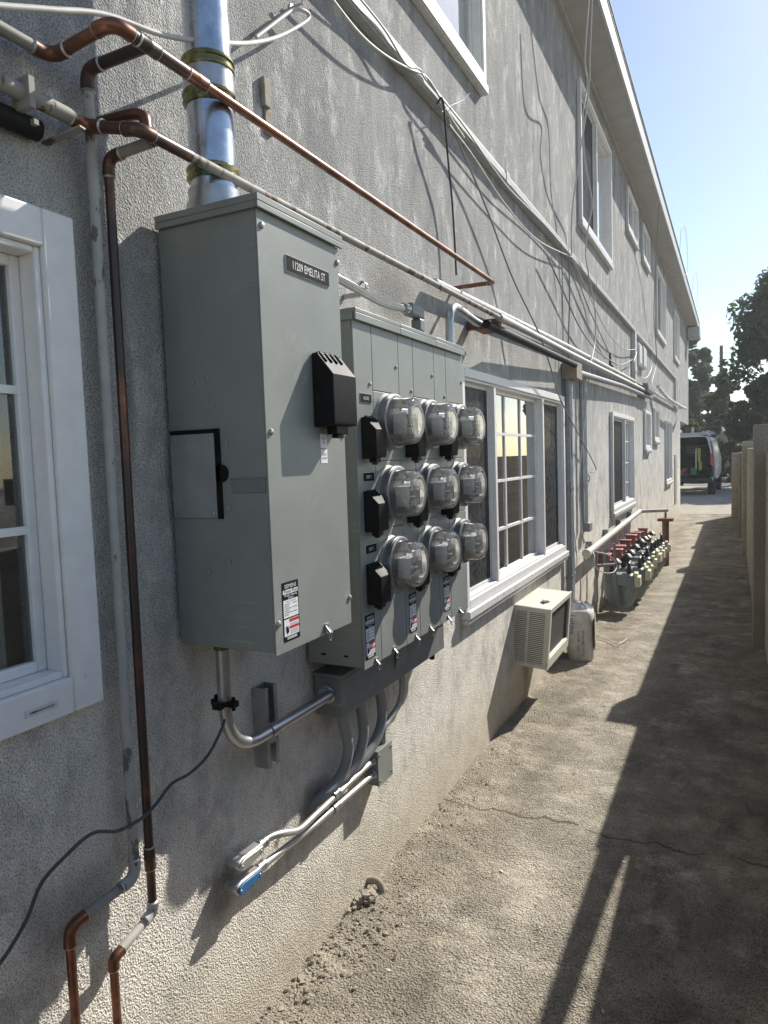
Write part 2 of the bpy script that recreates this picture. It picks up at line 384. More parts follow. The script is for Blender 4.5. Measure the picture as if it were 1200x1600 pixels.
M = dict(
 stucco=make_stucco(), ground=make_ground(),
 concrete=make_concrete('pale_concrete', (.46, .42, .35)), block=make_concrete('block_wall', (.48, .44, .365), (.4, .2)), block_dark=make_concrete('pilaster_concrete', (.36, .33, .275)),  # pilaster concrete is simply a darker tone than the wall blocks
 asphalt=make_concrete('street_asphalt', (.10, .10, .105)),
 plate=plain('side_plate_paint', (.25, .262, .258), .55), cabinet=make_cabinet('grey_enclosure_paint', (.232, .246, .226)), cabinet_dark=make_cabinet('dark_enclosure_paint', (.17, .18, .18)),
 copper=make_copper('aged_copper', .53), soot=make_copper('sooty_copper', .36),
 peel=make_peel('peeling_pipe_paint', (.42, .415, .39), (.13, .12, .11), .57), peelgrey=make_peel('scuffed_grey_pipe', (.30, .285, .255), (.11, .075, .055), .55),
 solder=make_galv('solder', (.55, .54, .52), .4, .7), galv=make_galv('galvanised_steel'), emt=make_galv('steel_conduit', (.54, .53, .50), .48, .7), mast=make_galv('mast_steel', (.60, .64, .72), .26, .95),
 zinc=make_zinc(), pvcgrey=plain('grey_pvc', (.23, .24, .245), .5), ribbed=make_stripes('ribbed_grey_conduit', (.17, .18, .185), (.27, .28, .285), 110),
 vinyl=plain('white_vinyl', (.75, .735, .71), .4, var=.05, dirt=((.45, .43, .40), 9, .66)), vinyl_dirty=plain('weathered_white_vinyl', (.60, .60, .58), .5, var=.1, dirt=((.34, .31, .27), 12, .58)),
 fascia=plain('white_fascia', (.50, .52, .53), .6, var=.08), soffit=plain('painted_soffit', (.42, .42, .41), .85, var=.1, scale=6),
 roof=plain('roof_edge', (.08, .08, .085), .7), black=plain('black_plastic', (.008, .008, .009),   .5, var=.4, spec=.16, dirt=((.05, .056, .05), 30, .64)),
 blackpipe=plain('black_pipe', (.012, .012, .013), .6, spec=.2), screw=make_galv('screw', (.45, .45, .44), .42),
 white=plain('white_label', (.72, .73, .74), .5, var=.04), ink=plain('label_ink', (.008, .008, .009), .7, spec=.1), red=plain('label_red', (.50, .03, .03), .5), inkgrey=plain('label_grey_ink', (.20, .20, .21), .5), platewhite=plain('engraved_letters', (.72, .72, .70), .5),
 dome=make_glass('meter_glass', .24, hz=(.96, .96, .93), back=True), pane=make_glass('window_glass', .03, (.80, .84, .83), rough=.005, fac=2.5), screenpane=make_glass('insect_screen', .5, (.35, .35, .35), (.10, .10, .10), .3, .12),
 dark=plain('dark_interior', (.028, .027, .025), .9), blind=make_stripes('window_blind', (.70, .72, .75), (.86, .87, .88), 32), pleats=make_stripes('pleated_shade', (.22, .22, .23), (.36, .36, .37), 40), curtain=make_stripes('cloth_curtain', (.13, .09, .06), (.21, .15, .10), 9, 1), curtain_grey=make_stripes('pale_curtain', (.34, .33, .32), (.50, .49, .47), 8, 1),
 raceway=plain('raceway_paint', (.40, .405, .395), .6, dirt=((.26, .25, .23), 9, .58)), works=make_galv('meter_works', (.70, .70, .68), .4, .35), ringmetal=make_galv('ring_metal', (.34, .34, .33), .42, .9), alu=make_galv('aluminium', (.66, .66, .64), .42, .75), nameplate=plain('meter_face', (.40, .40, .39), .5, var=.1), meterbase=plain('meter_base', (.10, .10, .10), .4),
 acwhite=plain('ac_cream_paint', (.60, .58, .50), .5, var=.06, dirt=((.36, .33, .27), 8, .62)), acfin=make_stripes('ac_louvre', (.07, .07, .065), (.40, .39, .34), 60), coil=make_stripes('ac_coil', (.025, .025, .025), (.09, .09, .09), 150),
 bag=plain('paper_sack', (.52, .50, .46), .75, var=.12, dirt=((.34, .28, .2), 10, .6)), bagbrown=plain('sack_brown_panel', (.16, .075, .04), .7), bagblue=plain('sack_blue_ink', (.03, .06, .22), .6), plastic=plain('clear_wrap', (.62, .63, .63), .25),
 gasgrey=plain('gas_meter_paint', (.22, .25, .245), .5, var=.12, dirt=((.33, .29, .22), 12, .6)), cream=plain('index_cream', (.60, .56, .40), .5), gasred=plain('red_valve_paint', (.32, .11, .10), .5, dirt=((.20, .12, .1), 14, .6)), gasblack=plain('black_fitting', (.03, .032, .034), .45, dirt=((.14, .13, .11), 20, .56)), gaspipe=plain('cream_gas_pipe', (.48, .46, .40), .6, dirt=((.25, .22, .18), 12, .6)),
 rust=plain('rusty_steel', (.17, .085, .055), .75, var=.4, scale=40), bluecover=plain('blue_cover', (.03, .13, .30), .45), cable=plain('white_cable', (.50, .49, .46), .5), cablegrey=plain('grey_cable', (.22, .22, .215), .5), cableblack=plain('black_cable', (.03, .03, .03), .5), cablegreen=plain('ground_wire', (.045, .06, .06), .5),
 vanwhite=plain('van_white_paint', (.55, .56, .57), .25, var=.03), vanblack=plain('van_trim', (.010, .010, .011), .5), tyre=plain('tyre_rubber', (.02, .02, .02), .8), lens=plain('tail_lamp_red', (.45, .02, .02), .2), vest=plain('hi_vis_cloth', (.28, .38, .06), .7), green=plain('green_tarp', (.03, .16, .08), .6), orange=plain('orange_tool', (.25, .08, .03), .6), vanblue=plain('blue_crate', (.03, .06, .16), .5),
 bark=plain('bark', (.09, .07, .055), .9, var=.3), leaf_dark=make_leaf('dark_leaves', ((.034, .052, .026), (.06, .09, .04), (.10, .135, .058))), leaf_mid=make_leaf('mid_leaves', ((.06, .085, .05), (.10, .13, .075), (.15, .175, .11))), leaf_bright=make_leaf('bright_leaves', ((.05, .085, .024), (.10, .15, .045), (.16, .20, .07))), petal=plain('pink_petals', (.55, .05, .10), .6),  # mid and dark greens paled to hold distance haze; brightest is plain leaf colour
 iron=plain('iron_gate', (.02, .02, .022), .5), bluegrey=plain('blue_grey_roof', (.20, .23, .28), .7), wood=plain('pole_wood', (.07, .055, .045), .9), plank=plain('weathered_plank', (.30, .25, .19), .85), stone=plain('pebble', (.27, .237, .185), .9, var=.35), rubble=plain('broken_stucco', (.30, .265, .215), .9, var=.3),
)

# ================================================================== SETTING
YE, YU = 18.9, 22.4              # lower and upper wall ends
# ---- ground
def hgt(x, y):
    e = max(0, 1-max(x, 0)/.42)
    h = .012*noise.noise((x*1.7, y*1.1, 0)) + .008*noise.noise((x*6, y*6, 3)) + .0035*noise.noise((x*23, y*23, 5))
    return h + .035*e*e*(.5+.8*noise.noise((0, y*2.2, 9))) + .012*e*noise.noise((x*14, y*14, 1))
g = MB(); nx, ny = 90, 330; X0, X1, Y0, Y1 = -.08, 1.75, .9, 7.5
for j in range(ny+1):
    for i in range(nx+1):
        x = X0+(X1-X0)*i/nx; y = Y0+(Y1-Y0)*j/ny
        ed = min(1, (7.5-y)/.5, (y-.9)/.3, (1.75-x)/.2); g.v.append((x, y, max(-.02, hgt(x, y)*max(0, ed))))
for j in range(ny):
    for i in range(nx): a = j*(nx+1)+i; g.face((a, a+1, a+nx+2, a+nx+1))
ix = []
def strip(x0, x1, y0, y1): g.quad((x0, y0, 0), (x1, y0, 0), (x1, y1, 0), (x0, y1, 0))
strip(-8, X1, -12, Y0); strip(-8, X0, Y0, Y1); strip(-8, X1, Y1, 118); strip(X1, 66, -12, 118); strip(-66, -8, -12, 118)
struct('ground', g, M['ground'], ang=180)
d = MB(); d.quad((-7, 18.75, .004), (1.25, 18.75, .004), (1.25, 24, .004), (-7, 24, .004)); d.quad((-7, 24, .004), (9, 24, .004), (9, 33.5, .004), (-7, 33.5, .004))
struct('driveway', d, M['concrete'])
r_ = MB(); r_.quad((-60, 34.5, .004), (60, 34.5, .004), (60, 43, .004), (-60, 43, .004)); struct('street', r_, M['asphalt'])
k_ = MB(); k_.box(-60, 60, 33.5, 34.4, -.05, .03).box(-60, 60, 43.2, 44.6, -.05, .12); struct('kerb', k_, M['concrete'], bevel=.01)

# ---- building
B = thing('apartment_building', 'long two storey grey stucco apartment building lining the alley', 'building', (0, 9, 0))
WIN = dict(L=(-.35, 1.012, 1.117, 2.097), Cn=(3.22, 5.51, .84, 2.035), W2=(7.92, 9.75, .93, 2.03), S1=(11.05, 11.8, 1.62, 2.195), S2=(12.4, 13.2, 1.76, 2.285), S3=(14.6, 16.0, .95, 2.165),
           U0=(2.35, 3.715, 3.545, 4.72), U1=(6.31, 8.0, 3.59, 4.765), U2=(9.3, 10.3, 4.35, 4.85), U3=(10.92, 11.8, 4.37, 4.85), U4=(12.95, 14.6, 3.62, 4.72), U5=(16.8, 18.33, 3.63, 4.66))
wb = MB()
holes = [(a+.05, b-.05, c+.05, e-.05) for a, b, c, e in WIN.values()]
ys = sorted({-4, YE, YU, *[h[0] for h in holes], *[h[1] for h in holes]}); zs = sorted({-.1, 2.3, 5.0, *[h[2] for h in holes], *[h[3] for h in holes]})
for i in range(len(ys)-1):
    for j in range(len(zs)-1):
        yc, zc = (ys[i]+ys[i+1])/2, (zs[j]+zs[j+1])/2
        if yc > YE and zc < 2.3: continue
        if any(h[0] < yc < h[1] and h[2] < zc < h[3] for h in holes): continue
        wb.quad((0, ys[i], zs[j]), (0, ys[i+1], zs[j]), (0, ys[i+1], zs[j+1]), (0, ys[i], zs[j+1]))
for a, b, c, e in holes:                                        # reveals
    D = -.14
    wb.quad((D, a, c), (0, a, c), (0, a, e), (D, a, e)); wb.quad((0, b, c), (D, b, c), (D, b, e), (0, b, e))
    wb.quad((D, a, c), (D, b, c), (0, b, c), (0, a, c)); wb.quad((D, a, e), (0, a, e), (0, b, e), (D, b, e))
wb.quad((-7, YE, -.1), (0, YE, -.1), (0, YE, 2.3), (-7, YE, 2.3)).quad((0, YE, 2.3), (0, YU, 2.3), (-7, YU, 2.3), (-7, YE, 2.3)).quad((0, YU, 2.3), (0, YU, 5.0), (-7, YU, 5.0), (-7, YU, 2.3))
wb.quad((0, -4, -.1), (-7, -4, -.1), (-7, -4, 5.0), (0, -4, 5.0))
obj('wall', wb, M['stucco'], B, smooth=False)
rf = MB(); rf.box(-7, .293, -4.2, 22.7, 5.172, 5.20)
for i in range(46): y = -3.9+i*.57; rf.box(.262, .30, y, y+.545, 5.2005, 5.212)
roof = obj('roof', rf, M['roof'], B)
so = MB(); so.box(-7, .262, -4.2, 22.6, 5.0, 5.04); so.box(-.002, .03, -4, 22.3, 4.965, 5.0); obj('soffit', so, M['soffit'], roof)
fa = MB(); fa.box(.263, .288, -4.2, 22.62, 5.0, 5.17); fa.box(-7, .288, 22.622, 22.65, 5.0, 5.17); fa.box(.02, .33, 21.55, 22.3, 4.72, 4.974); obj('fascia', fa, M['fascia'], roof, bevel=.004)
ut = MB(); ut.box(.0, .018, 17.0, 17.57, .37, 1.48); obj('utility_door', ut, plain('utility_door_paint', (.33, .32, .29), .6), B, bevel=.004)

def window(key, lab, fw=.046, mull=(), bays=(), sill=True, depth=.035, inner=None):
    """mull: y of mullions; bays: per bay (glass kind, vertical muntins, horizontal muntins, inside)"""
    a, b, c, e = WIN[key]; f = MB()
    x0, x1 = .001, depth
    f.box(x0, x1, a, a+fw, c, e).box(x0, x1, b-fw, b, c, e).box(x0, x1, a+fw, b-fw, e-fw, e).box(x0, x1, a+fw, b-fw, c, c+fw)
    q = .014                                                        # inner stepped lip of the frame
    ia, ib, ic, ie = a+fw, b-fw, c+fw, e-fw
    f.box(-.05, x1-.012, ia, ia+q, ic, ie).box(-.05, x1-.012, ib-q, ib, ic, ie).box(-.05, x1-.012, ia+q, ib-q, ie-q, ie).box(-.05, x1-.012, ia+q, ib-q, ic, ic+q)
    for y in mull: f.box(-.05, x1-.008, y-.019, y+.019, ic+q, ie-q)
    W = obj('window', f, M['vinyl'], B, bevel=.004)
    if lab: W['label'] = lab
    if sill:
        s = MB(); s.box(.001, depth+(.018 if key[0] != 'U' else .006), a-.012, b+.012, c-.045, c-.002); s.box(.001, depth+(.008 if key[0] != 'U' else .0), a-.006, b+.006, c-.07 if key[0] != 'U' else c-.05, c-.046); obj('sill', s, M['vinyl_dirty'], W, bevel=.006)
    edges = [ia+q] + [v for y in mull for v in (y-.019, y+.019)] + [ib-q]
    for i in range(0, len(edges), 2):
        p, r = edges[i], edges[i+1]; kind, vm, hm, ins = bays[i//2]
        sx = -.02 if kind != 'screen' else -.005
        sm = MB(); t = .022
        sm.box(sx-.022, sx, p, p+t, ic+q, ie-q).box(sx-.022, sx, r-t, r, ic+q, ie-q).box(sx-.022, sx, p+t, r-t, ie-q-t, ie-q).box(sx-.022, sx, p+t, r-t, ic+q, ic+q+t)
        obj('sash', sm, M['vinyl'] if kind != 'screen' else M['vinyl_dirty'], W, bevel=.003)
        g_ = MB(); g_.quad((sx-.012, p+t, ic+q+t), (sx-.012, r-t, ic+q+t), (sx-.012, r-t, ie-q-t), (sx-.012, p+t, ie-q-t))
        obj('pane', g_, M['pane'], W, smooth=False)
        if kind == 'screen':
            g_ = MB(); g_.quad((sx-.004, p+t, ic+q+t), (sx-.004, r-t, ic+q+t), (sx-.004, r-t, ie-q-t), (sx-.004, p+t, ie-q-t)); obj('insect_screen', g_, M['screenpane'], W, smooth=False)
        if vm or hm:
            mm = MB(); mw = .008
            for v in vm: mm.box(sx-.011, sx-.003, v-mw, v+mw, ic+q+t, ie-q-t)
            cuts = [p+t] + [x for v in vm for x in (v-mw, v+mw)] + [r-t]
            for h in hm:
                for n_ in range(0, len(cuts), 2): mm.box(sx-.0115, sx-.0025, cuts[n_], cuts[n_+1], h-mw, h+mw)
            obj('muntins', mm, M['vinyl'], W)
        if ins:
            cu = MB(); X = -.11 if ins[0] != 'blind' else -.06; n = max(6, int((r-p)/.035)); z0 = ic+q if ins[1] is None else ins[1]
            for k in range(n):
                ya, yb = p+(r-p)*k/n, p+(r-p)*(k+1)/n; xa, xb = X+.014*math.sin(k*1.9), X+.014*math.sin((k+1)*1.9)
                if ins[0] == 'blind': xa = xb = X
                cu.quad((xa, ya, z0), (xb, yb, z0), (xb, yb, ie), (xa, ya, ie))
            obj('blind' if ins[0] == 'blind' else 'curtain', cu, M[ins[0]], W)
    it = MB(); D = -.9; it.quad((D, a-.3, c-.3), (D, b+.3, c-.3), (D, b+.3, e+.3), (D, a-.3, e+.3)).quad((D, a-.3, c-.3), (-.141, a-.3, c-.3), (-.141, a-.3, e+.3), (D, a-.3, e+.3)).quad((D, b+.3, c-.3), (-.141, b+.3, c-.3), (-.141, b+.3, e+.3), (D, b+.3, e+.3))
    it.quad((D, a-.3, e+.3), (D, b+.3, e+.3), (-.141, b+.3, e+.3), (-.141, a-.3, e+.3)).quad((D, a-.3, c-.3), (D, b+.3, c-.3), (-.141, b+.3, c-.3), (-.141, a-.3, c-.3))
    obj('interior', it, M['dark'], W, smooth=False)
    return W
wl = window('L', 'near window with broad flat white frame and two glazing bars', fw=.072, bays=[('glass', [], [1.756, 1.485], ('pleats', 1.52))], sill=False)
s = MB(); s.box(.0352, .037, .83, .90, 1.142, 1.156); s.mat(1).box(.0371, .0376, .838, .892, 1.147, 1.151); obj('weep_slot', s, [M['vinyl_dirty'], M['peelgrey']], wl)
cu = MB()
for k in range(8):
    ya = .72+k*.02; cu.quad((-.075+.012*math.sin(k*2), ya, 1.2), (-.075+.012*math.sin(k*2+2), ya+.02, 1.2), (-.075+.012*math.sin(k*2+2), ya+.02, 2.02), (-.075+.012*math.sin(k*2), ya, 2.02))
obj('curtain', cu, M['curtain_grey'], wl)
window('Cn', 'wide three part window with gridded middle pane', mull=(3.77, 4.86), bays=[('screen', [], [], ('curtain_grey', None)), ('glass', [4.115, 4.46], [1.725, 1.45, 1.165], ('curtain', 1.35)), ('screen', [], [], ('curtain_grey', None))])
window('W2', 'two part ground floor window over the gas meters', mull=(8.93,), bays=[('screen', [], [], ('curtain_grey', None)), ('glass', [9.2, 9.5], [1.72, 1.45, 1.2], ('curtain_grey', None))])
for k in ('S1', 'S2'): window(k, None, bays=[('glass', [], [], ('curtain_grey', None))])
window('S3', None, mull=(15.3,), bays=[('screen', [], [], None), ('glass', [], [1.85, 1.55, 1.25], ('curtain_grey', None))])
window('U0', 'near upstairs window reflecting the sky', fw=.042, mull=(2.75,), bays=[('glass', [], [], ('blind', None)), ('glass', [], [], ('blind', None))])
window('U1', 'upstairs window with open dark left half', fw=.042, mull=(7.13,), bays=[('screen', [], [], None), ('glass', [], [], ('blind', None))])
for k in ('U2', 'U3'): a, b = WIN[k][:2]; window(k, None, mull=((a+b)/2,), bays=[('screen', [], [], None), ('glass', [], [], ('blind', None))])
for k in ('U4', 'U5'): a, b = WIN[k][:2]; window(k, None, mull=((a+b)/2,), bays=[('screen', [], [], None), ('glass', [], [], ('curtain_grey', None))])
vt = MB(); vt.box(0, .012, 7.93, 8.16, 2.53, 2.66)
for i in range(8): vt.mat(1).box(.0121, .018, 7.945, 8.145, 2.54+i*.0145, 2.546+i*.0145)
obj('wall_vent', vt, [M['ink'], M['vinyl_dirty']], B)

# ---- block wall on the right
FX = 1.40
fn = thing('block_wall', 'grey concrete block boundary wall with pilasters shading the alley', 'wall', (FX, 9, 0))
p = MB()
for a, b, h, x in ((6.551, 11.69, 1.585, 1.375), (12.0, 13.9, 1.53, 1.36), (14.2, 17.92, 1.47, 1.30)): p.box(x, x+.15, a, b, -.1, h)
p.box(1.43, 1.58, 4.62, 6.25, -.1, 1.56)
p.box(1.43, 1.58, 1.0, 4.619, -.1, 1.27); p.box(1.43, 1.58, -6, .999, -.1, 1.55)
obj('panel', p, M['block'], fn, bevel=.006)
for x, y, h, mt_ in ((1.345, 6.251, 1.775, 'block_dark'), (1.312, 11.7, 1.69, 'block'), (1.275, 13.91, 1.50, 'block_dark'), (1.146, 17.93, 1.475, 'block')):
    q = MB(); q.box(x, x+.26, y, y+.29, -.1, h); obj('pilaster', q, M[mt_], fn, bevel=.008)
q = MB(); q.prism([(1.43, 4.6, 1.28), (1.43, 4.6, 1.52), (1.43, 1.9, 1.57), (1.43, 1.9, 1.46), (1.43, 3.2, 1.44), (1.43, 4.1, 1.36)], (.018, 0, 0)); q.box(1.44, 1.5, 2.0, 2.1, 1.271, 1.45); obj('rail', q, M['plank'], fn, bevel=.004)  # unseen board added to cast the shadow lobe and light slit on the paving

# ================================================================== ELECTRICAL CABINETS
PX = .293; PY0, PY1, PZ0, PZ1 = 1.265, 1.612, 1.172, 2.158
DP = thing('service_cabinet', 'tall grey service disconnect cabinet with street address plate', 'electrical cabinet', (.15, 1.44, PZ0))
b = MB(); b.box(.012, PX-.004, PY0+.002, PY1-.002, PZ0, PZ1); obj('cabinet', b, M['cabinet'], DP, bevel=.003)
b = MB(); b.box(PX-.0035, PX, PY0, PY1, PZ0-.006, PZ1-.012); obj('front_cover', b, M['cabinet'], DP, bevel=.0014)
b = MB(); b.box(.012, PX+.010, PY0-.008, PY1+.008, PZ1+.0005, PZ1+.016); b.box(PX+.0035, PX+.010, PY0-.008, PY1+.008, PZ1-.014, PZ1); b.box(.012, PX+.003, PY0-.008, PY0-.0045, PZ1-.014, PZ1); obj('rain_lid', b, M['cabinet'], DP, bevel=.0016)
def screw_on(parent, y, z, x, r=.0065):
    q = MB(); q.lathe((x, y, z), (1, 0, 0), [(0, r), (.002, r), (.005, r*.75), (.0065, 0.0005)], 12); obj('screw', q, M['screw'], parent)
for px, py in ((408, 352), (423, 675), (435, 975), (536, 415), (550, 606), (545, 680), (550, 932)):
    q = S(px, py, x=PX); screw_on(DP, min(q.y, PY1-.008), q.z, PX+.0002, .0075)
# side knock-out plate, rivets and groove on the shaded side face
sp = MB(); sp.box(.02, .150, PY0-.006, PY0-.0005, 1.478, 1.672); obj('side_plate', sp, M['plate'], DP, bevel=.002)
sp = MB(); sp.box(.1505, .164, PY0-.003, PY0+.004, 1.476, 1.682); sp.box(.02, .1504, PY0-.003, PY0+.004, 1.6725, 1.682); sp.lathe((.163, PY0-.003, 1.580), (0, 1, 0), [(0, .021), (.004, .021)], 16, True, True); obj('side_slot', sp, M['ink'], DP)
sp = MB(); sp.box(.190, .285, PY0-.0025, PY0+.003, 1.535, 1.568); obj('side_rib', sp, M['cabinet_dark'], DP, bevel=.002)
for x, z in ((.180, 1.648), (.178, 1.50), (.09, 1.79), (.135, 1.795), (.145, 1.735), (.17, 1.375), (.11, 1.35)):
    q = MB(); q.lathe((x, PY0-.0002+.002, z), (0, -1, 0), [(0, .0085), (.0025, .0085), (.003, .006), (.004, .004), (.0042, .0004)], 14); obj('rivet', q, M['cabinet'], DP)
for x, z in ((.035, 1.66), (.14, 1.66), (.035, 1.49), (.14, 1.49)):
    q = MB(); q.lathe((x, PY0-.0059, z), (0, -1, 0), [(0, .005), (.002, .004), (.003, .0003)], 10); obj('screw', q, M['screw'], DP)
# breaker handle cover: box with a slanted louvred top
def breaker_cover(parent, x, y0, y1, z0, z1, d, clip=True, name='breaker_cover'):
    dz = (z1-z0); q = MB()
    prof = [(x, z0), (x+d*.95, z0+.02*dz), (x+d, z0+dz*.08), (x+d, z1-dz*.30), (x+d*.25, z1), (x, z1)]
    q.prism([(a, y0, c) for a, c in prof], (0, y1-y0, 0))
    for k in range(4):
        yy = y0+(y1-y0)*(k+.5)/4.6; q.bar((x+d*.20, yy, z1+.004), (x+d*.62, yy, z1-dz*.15+.004), .006*dz/.17, .006)
    q.bar((x+d*.22, y0+.002, z1-.002), (x+d*.22, y1-.002, z1-.002), .008, .008)
    o = obj(name, q, M['black'], parent, bevel=.003)
    if clip:
        c = MB(); c.box(x+d*.25, x+d*.75, y0+(y1-y0)*.3, y1-(y1-y0)*.22, z0-dz*.1, z0+.004); c.box(x+d*.35, x+d*.65, y0+(y1-y0)*.4, y1-(y1-y0)*.35, z0-dz*.15, z0-dz*.1-.0005); obj('clip', c, M['black'], o, bevel=.002)
    return o
breaker_cover(DP, PX+.001, 1.462, 1.578, 1.683, 1.862, .058)
# plates and stickers (mats: 0 white, 1 ink, 2 red, 3 grey ink)
LM = [M['white'], M['ink'], M['red'], M['inkgrey'], M['platewhite']]
def U(px, py, x): q = S(px, py, x=x); return q.y, q.z
q = MB(); q.mat(1).box(PX+.0005, PX+.004, 1.370, 1.555, 2.036, 2.071); q.mat(4).box(PX+.0001, PX+.0025, 1.3685, 1.5565, 2.0345, 2.0725)
q.mat(4).text('11209 EMELITA ST', (PX+.0045, 1.4625, 2.0445), .0265, align='CENTER', sx=.70); obj('address_plate', q, LM, DP)
for z, l1, l2 in ((1.650, 'METER', 'MAIN'), (1.612, 'SERVICE', 'DISCONNECT')):
    q = MB(); y = 1.4885; q.box(PX+.0003, PX+.0009, y, y+.031, z-.017, z+.017)
    q.mat(1).text(l1, (PX+.0013, y+.0155, z+.002), .0075, align='CENTER', sx=.75); q.mat(1).text(l2, (PX+.0013, y+.0155, z-.007), .0068 if len(l2) > 6 else .0075, align='CENTER', sx=.62); obj('sticker', q, LM, DP)
def warning_sticker(parent, x, y, z, w_, h):
    """y,z lower left corner. Black tape: maker, product line, white rating table, red danger table"""
    q = MB(); q.mat(1).box(x+.0002, x+.0008, y, y+w_, z, z+h)
    def r(u0, u1, v0, v1, k, e=.001): q.mat(k).box(x+.0003, x+e, y+u0*w_, y+u1*w_, z+v0*h, z+v1*h)
    T = x+.0014; c = y+w_*.5
    q.mat(0).text('SIEMENS', (T, c, z+.895*h), w_*.205, align='CENTER', sx=.95)
    r(.05, .95, .80, .87, 0); q.mat(1).text('Power Mod', (T, c, z+.815*h), w_*.175, align='CENTER', sx=.95)
    q.mat(0).text('Modular Metering', (T, c, z+.757*h), w_*.115, align='CENTER', sx=.92); q.mat(0).text('System', (T, c, z+.715*h), w_*.115, align='CENTER')
    r(.05, .95, .40, .70, 0)
    q.mat(3).text('Meter Module', (T, c, z+.655*h), w_*.11, align='CENTER')
    for i, (u0, u1) in enumerate(((.12, .45), (.12, .38), (.12, .52), (.12, .40), (.12, .55), (.12, .34))):
        v = .62-i*.036; q.mat(3).box(x+.0004, T, y+u0*w_, y+u1*w_, z+v*h, z+(v+.014)*h)
        if i % 2 == 0: q.mat(3).box(x+.0004, T, y+.6*w_, y+.88*w_, z+v*h, z+(v+.014)*h)
    r(.05, .95, .09, .375, 0); r(.36, .95, .315, .368, 2, .0012); r(.36, .95, .20, .245, 2, .0012)
    for i in range(3): r(.40, .9, .28-i*.022, .288-i*.022, 3, .0012)
    for i in range(4): r(.40, .9, .175-i*.021, .183-i*.021, 2 if i == 0 else 3, .0012)
    q.mat(1).prism([(T, y+.14*w_, z+.25*h), (T, y+.22*w_, z+.27*h), (T, y+.26*w_, z+.2*h), (T, y+.30*w_, z+.27*h), (T, y+.32*w_, z+.16*h), (T, y+.22*w_, z+.12*h), (T, y+.16*w_, z+.17*h)], (.0002, 0, 0))
    for i in range(2): q.mat(0).box(x+.0003, T, y+.2*w_, y+.8*w_, z+(.035+i*.025)*h, z+(.045+i*.025)*h)
    return obj('warning_sticker', q, LM, parent, smooth=False)
warning_sticker(DP, PX, 1.297, 1.190, .066, .137)
def hasp(parent, x, y, z, s=1.0):
    q = MB(); q.box(x+.0003, x+.004, y-.008*s, y+.010*s, z, z+.018*s); q.bar((x+.003, y-.008*s, z+.012*s), (x+.020*s, y-.014*s, z-.002*s), .002, .006*s); q.bar((x+.003, y+.008*s, z+.004*s), (x+.020*s, y-.004*s, z-.005*s), .002, .005*s)
    pts = [(x+.016*s, y-.008*s+.006*s*math.cos(t), z-.010*s+.012*s*math.sin(t)) for t in [i*2*PI/14 for i in range(15)]]; q.tube(pts, .0012*s, 6, False); obj('hasp', q, M['screw'], parent)
hasp(DP, PX, *U(510, 985, PX))

# meter bank
MX = .213; MY = (1.820, 2.128, 2.436, 2.744); MZ0, MZ1 = .965, 2.030; ST = .117
MBK = thing('meter_bank', 'grey bank of three cabinets holding nine electric meters', 'meter bank', (.1, 2.28, MZ0))
ROW = (1.595, 1.379, 1.158)
for i in range(3):
    y0, y1 = MY[i]+.0012, MY[i+1]-.0012
    b = MB(); b.box(.012, MX-.006, y0, y1, MZ0+.006, MZ1); mod = obj('module_cabinet', b, M['cabinet'], MBK, bevel=.003)
    b = MB(); b.box(.012, MX+.012, y0-.0005, y1+.0005, MZ1+.0005, MZ1+.013); b.box(MX+.004, MX+.012, y0-.0005, y1+.0005, MZ1-.022, MZ1); 
    if i == 0: b.box(.012, MX+.0035, y0-.0075, y0-.001, MZ1-.022, MZ1)
    obj('rain_lid', b, M['cabinet'], mod, bevel=.0016)
    b = MB(); b.box(MX-.005, MX, y0, y0+ST-.0012, MZ0, MZ1-.006); obj('breaker_strip', b, M['cabinet'], mod, bevel=.0013)
    zz = (MZ1-.006, 1.812) + ROW + (MZ0,)
    for k in range(5):
        b = MB(); b.box(MX-.005, MX, y0+ST+.0012, y1, zz[k+1]+.0012, zz[k]-.0012)
        if k in (1, 2, 3):                                         # drawn ring round each socket
            b.lathe((MX-.001, (y0+ST+y1)/2-.0, (1.717, 1.489, 1.262)[k-1]), (1, 0, 0), [(0, .0935), (.005, .091), (.010, .086)], 36)
        obj('door' if k == 0 else ('lower_door' if k == 4 else 'socket_panel'), b, M['cabinet'], mod, bevel=.0012)
    for (a, z) in ((ST-.02, 1.83), (ST-.02, 1.20)) : screw_on(mod, y0+a, z, MX)
    for (a, z) in ((ST+.175, 1.90), (.3, 1.80)): screw_on(mod, y0+a-.005, z, MX)
    for k, zc in enumerate((1.665, 1.443, 1.222)): breaker_cover(mod, MX+.001, y0+.030, y0+.096, zc-.062, zc+.062, .05)
    if i == 0:
        for k, (t_, z) in enumerate((('HOUSE', 1.785), ('UNIT 1', 1.548), ('UNIT 2', 1.328))):
            q = MB(); q.mat(1).box(MX+.0003, MX+.003, y0+.030, y0+.100, z-.013, z+.013); q.mat(4).box(MX+.0001, MX+.002, y0+.029, y0+.101, z-.0138, z+.0138); q.mat(4).text(t_, (MX+.0034, y0+.065, z-.005), .0145, align='CENTER', sx=.72); obj('name_tag', q, LM, mod)
    warning_sticker(mod, MX, y0+.012+.012*i, .992+.006*i, .062, .137)
    hasp(mod, MX, y0+ST-.040, MZ0+.004, .9); hasp(mod, MX, y1-.10, MZ0+.006, .9)
for x in (.07, .15):
    q = MB(); q.box(x-.008, x+.008, MY[0]+.0005, MY[0]+.004, 1.0, 1.006); obj('slot', q, M['ink'], MBK)

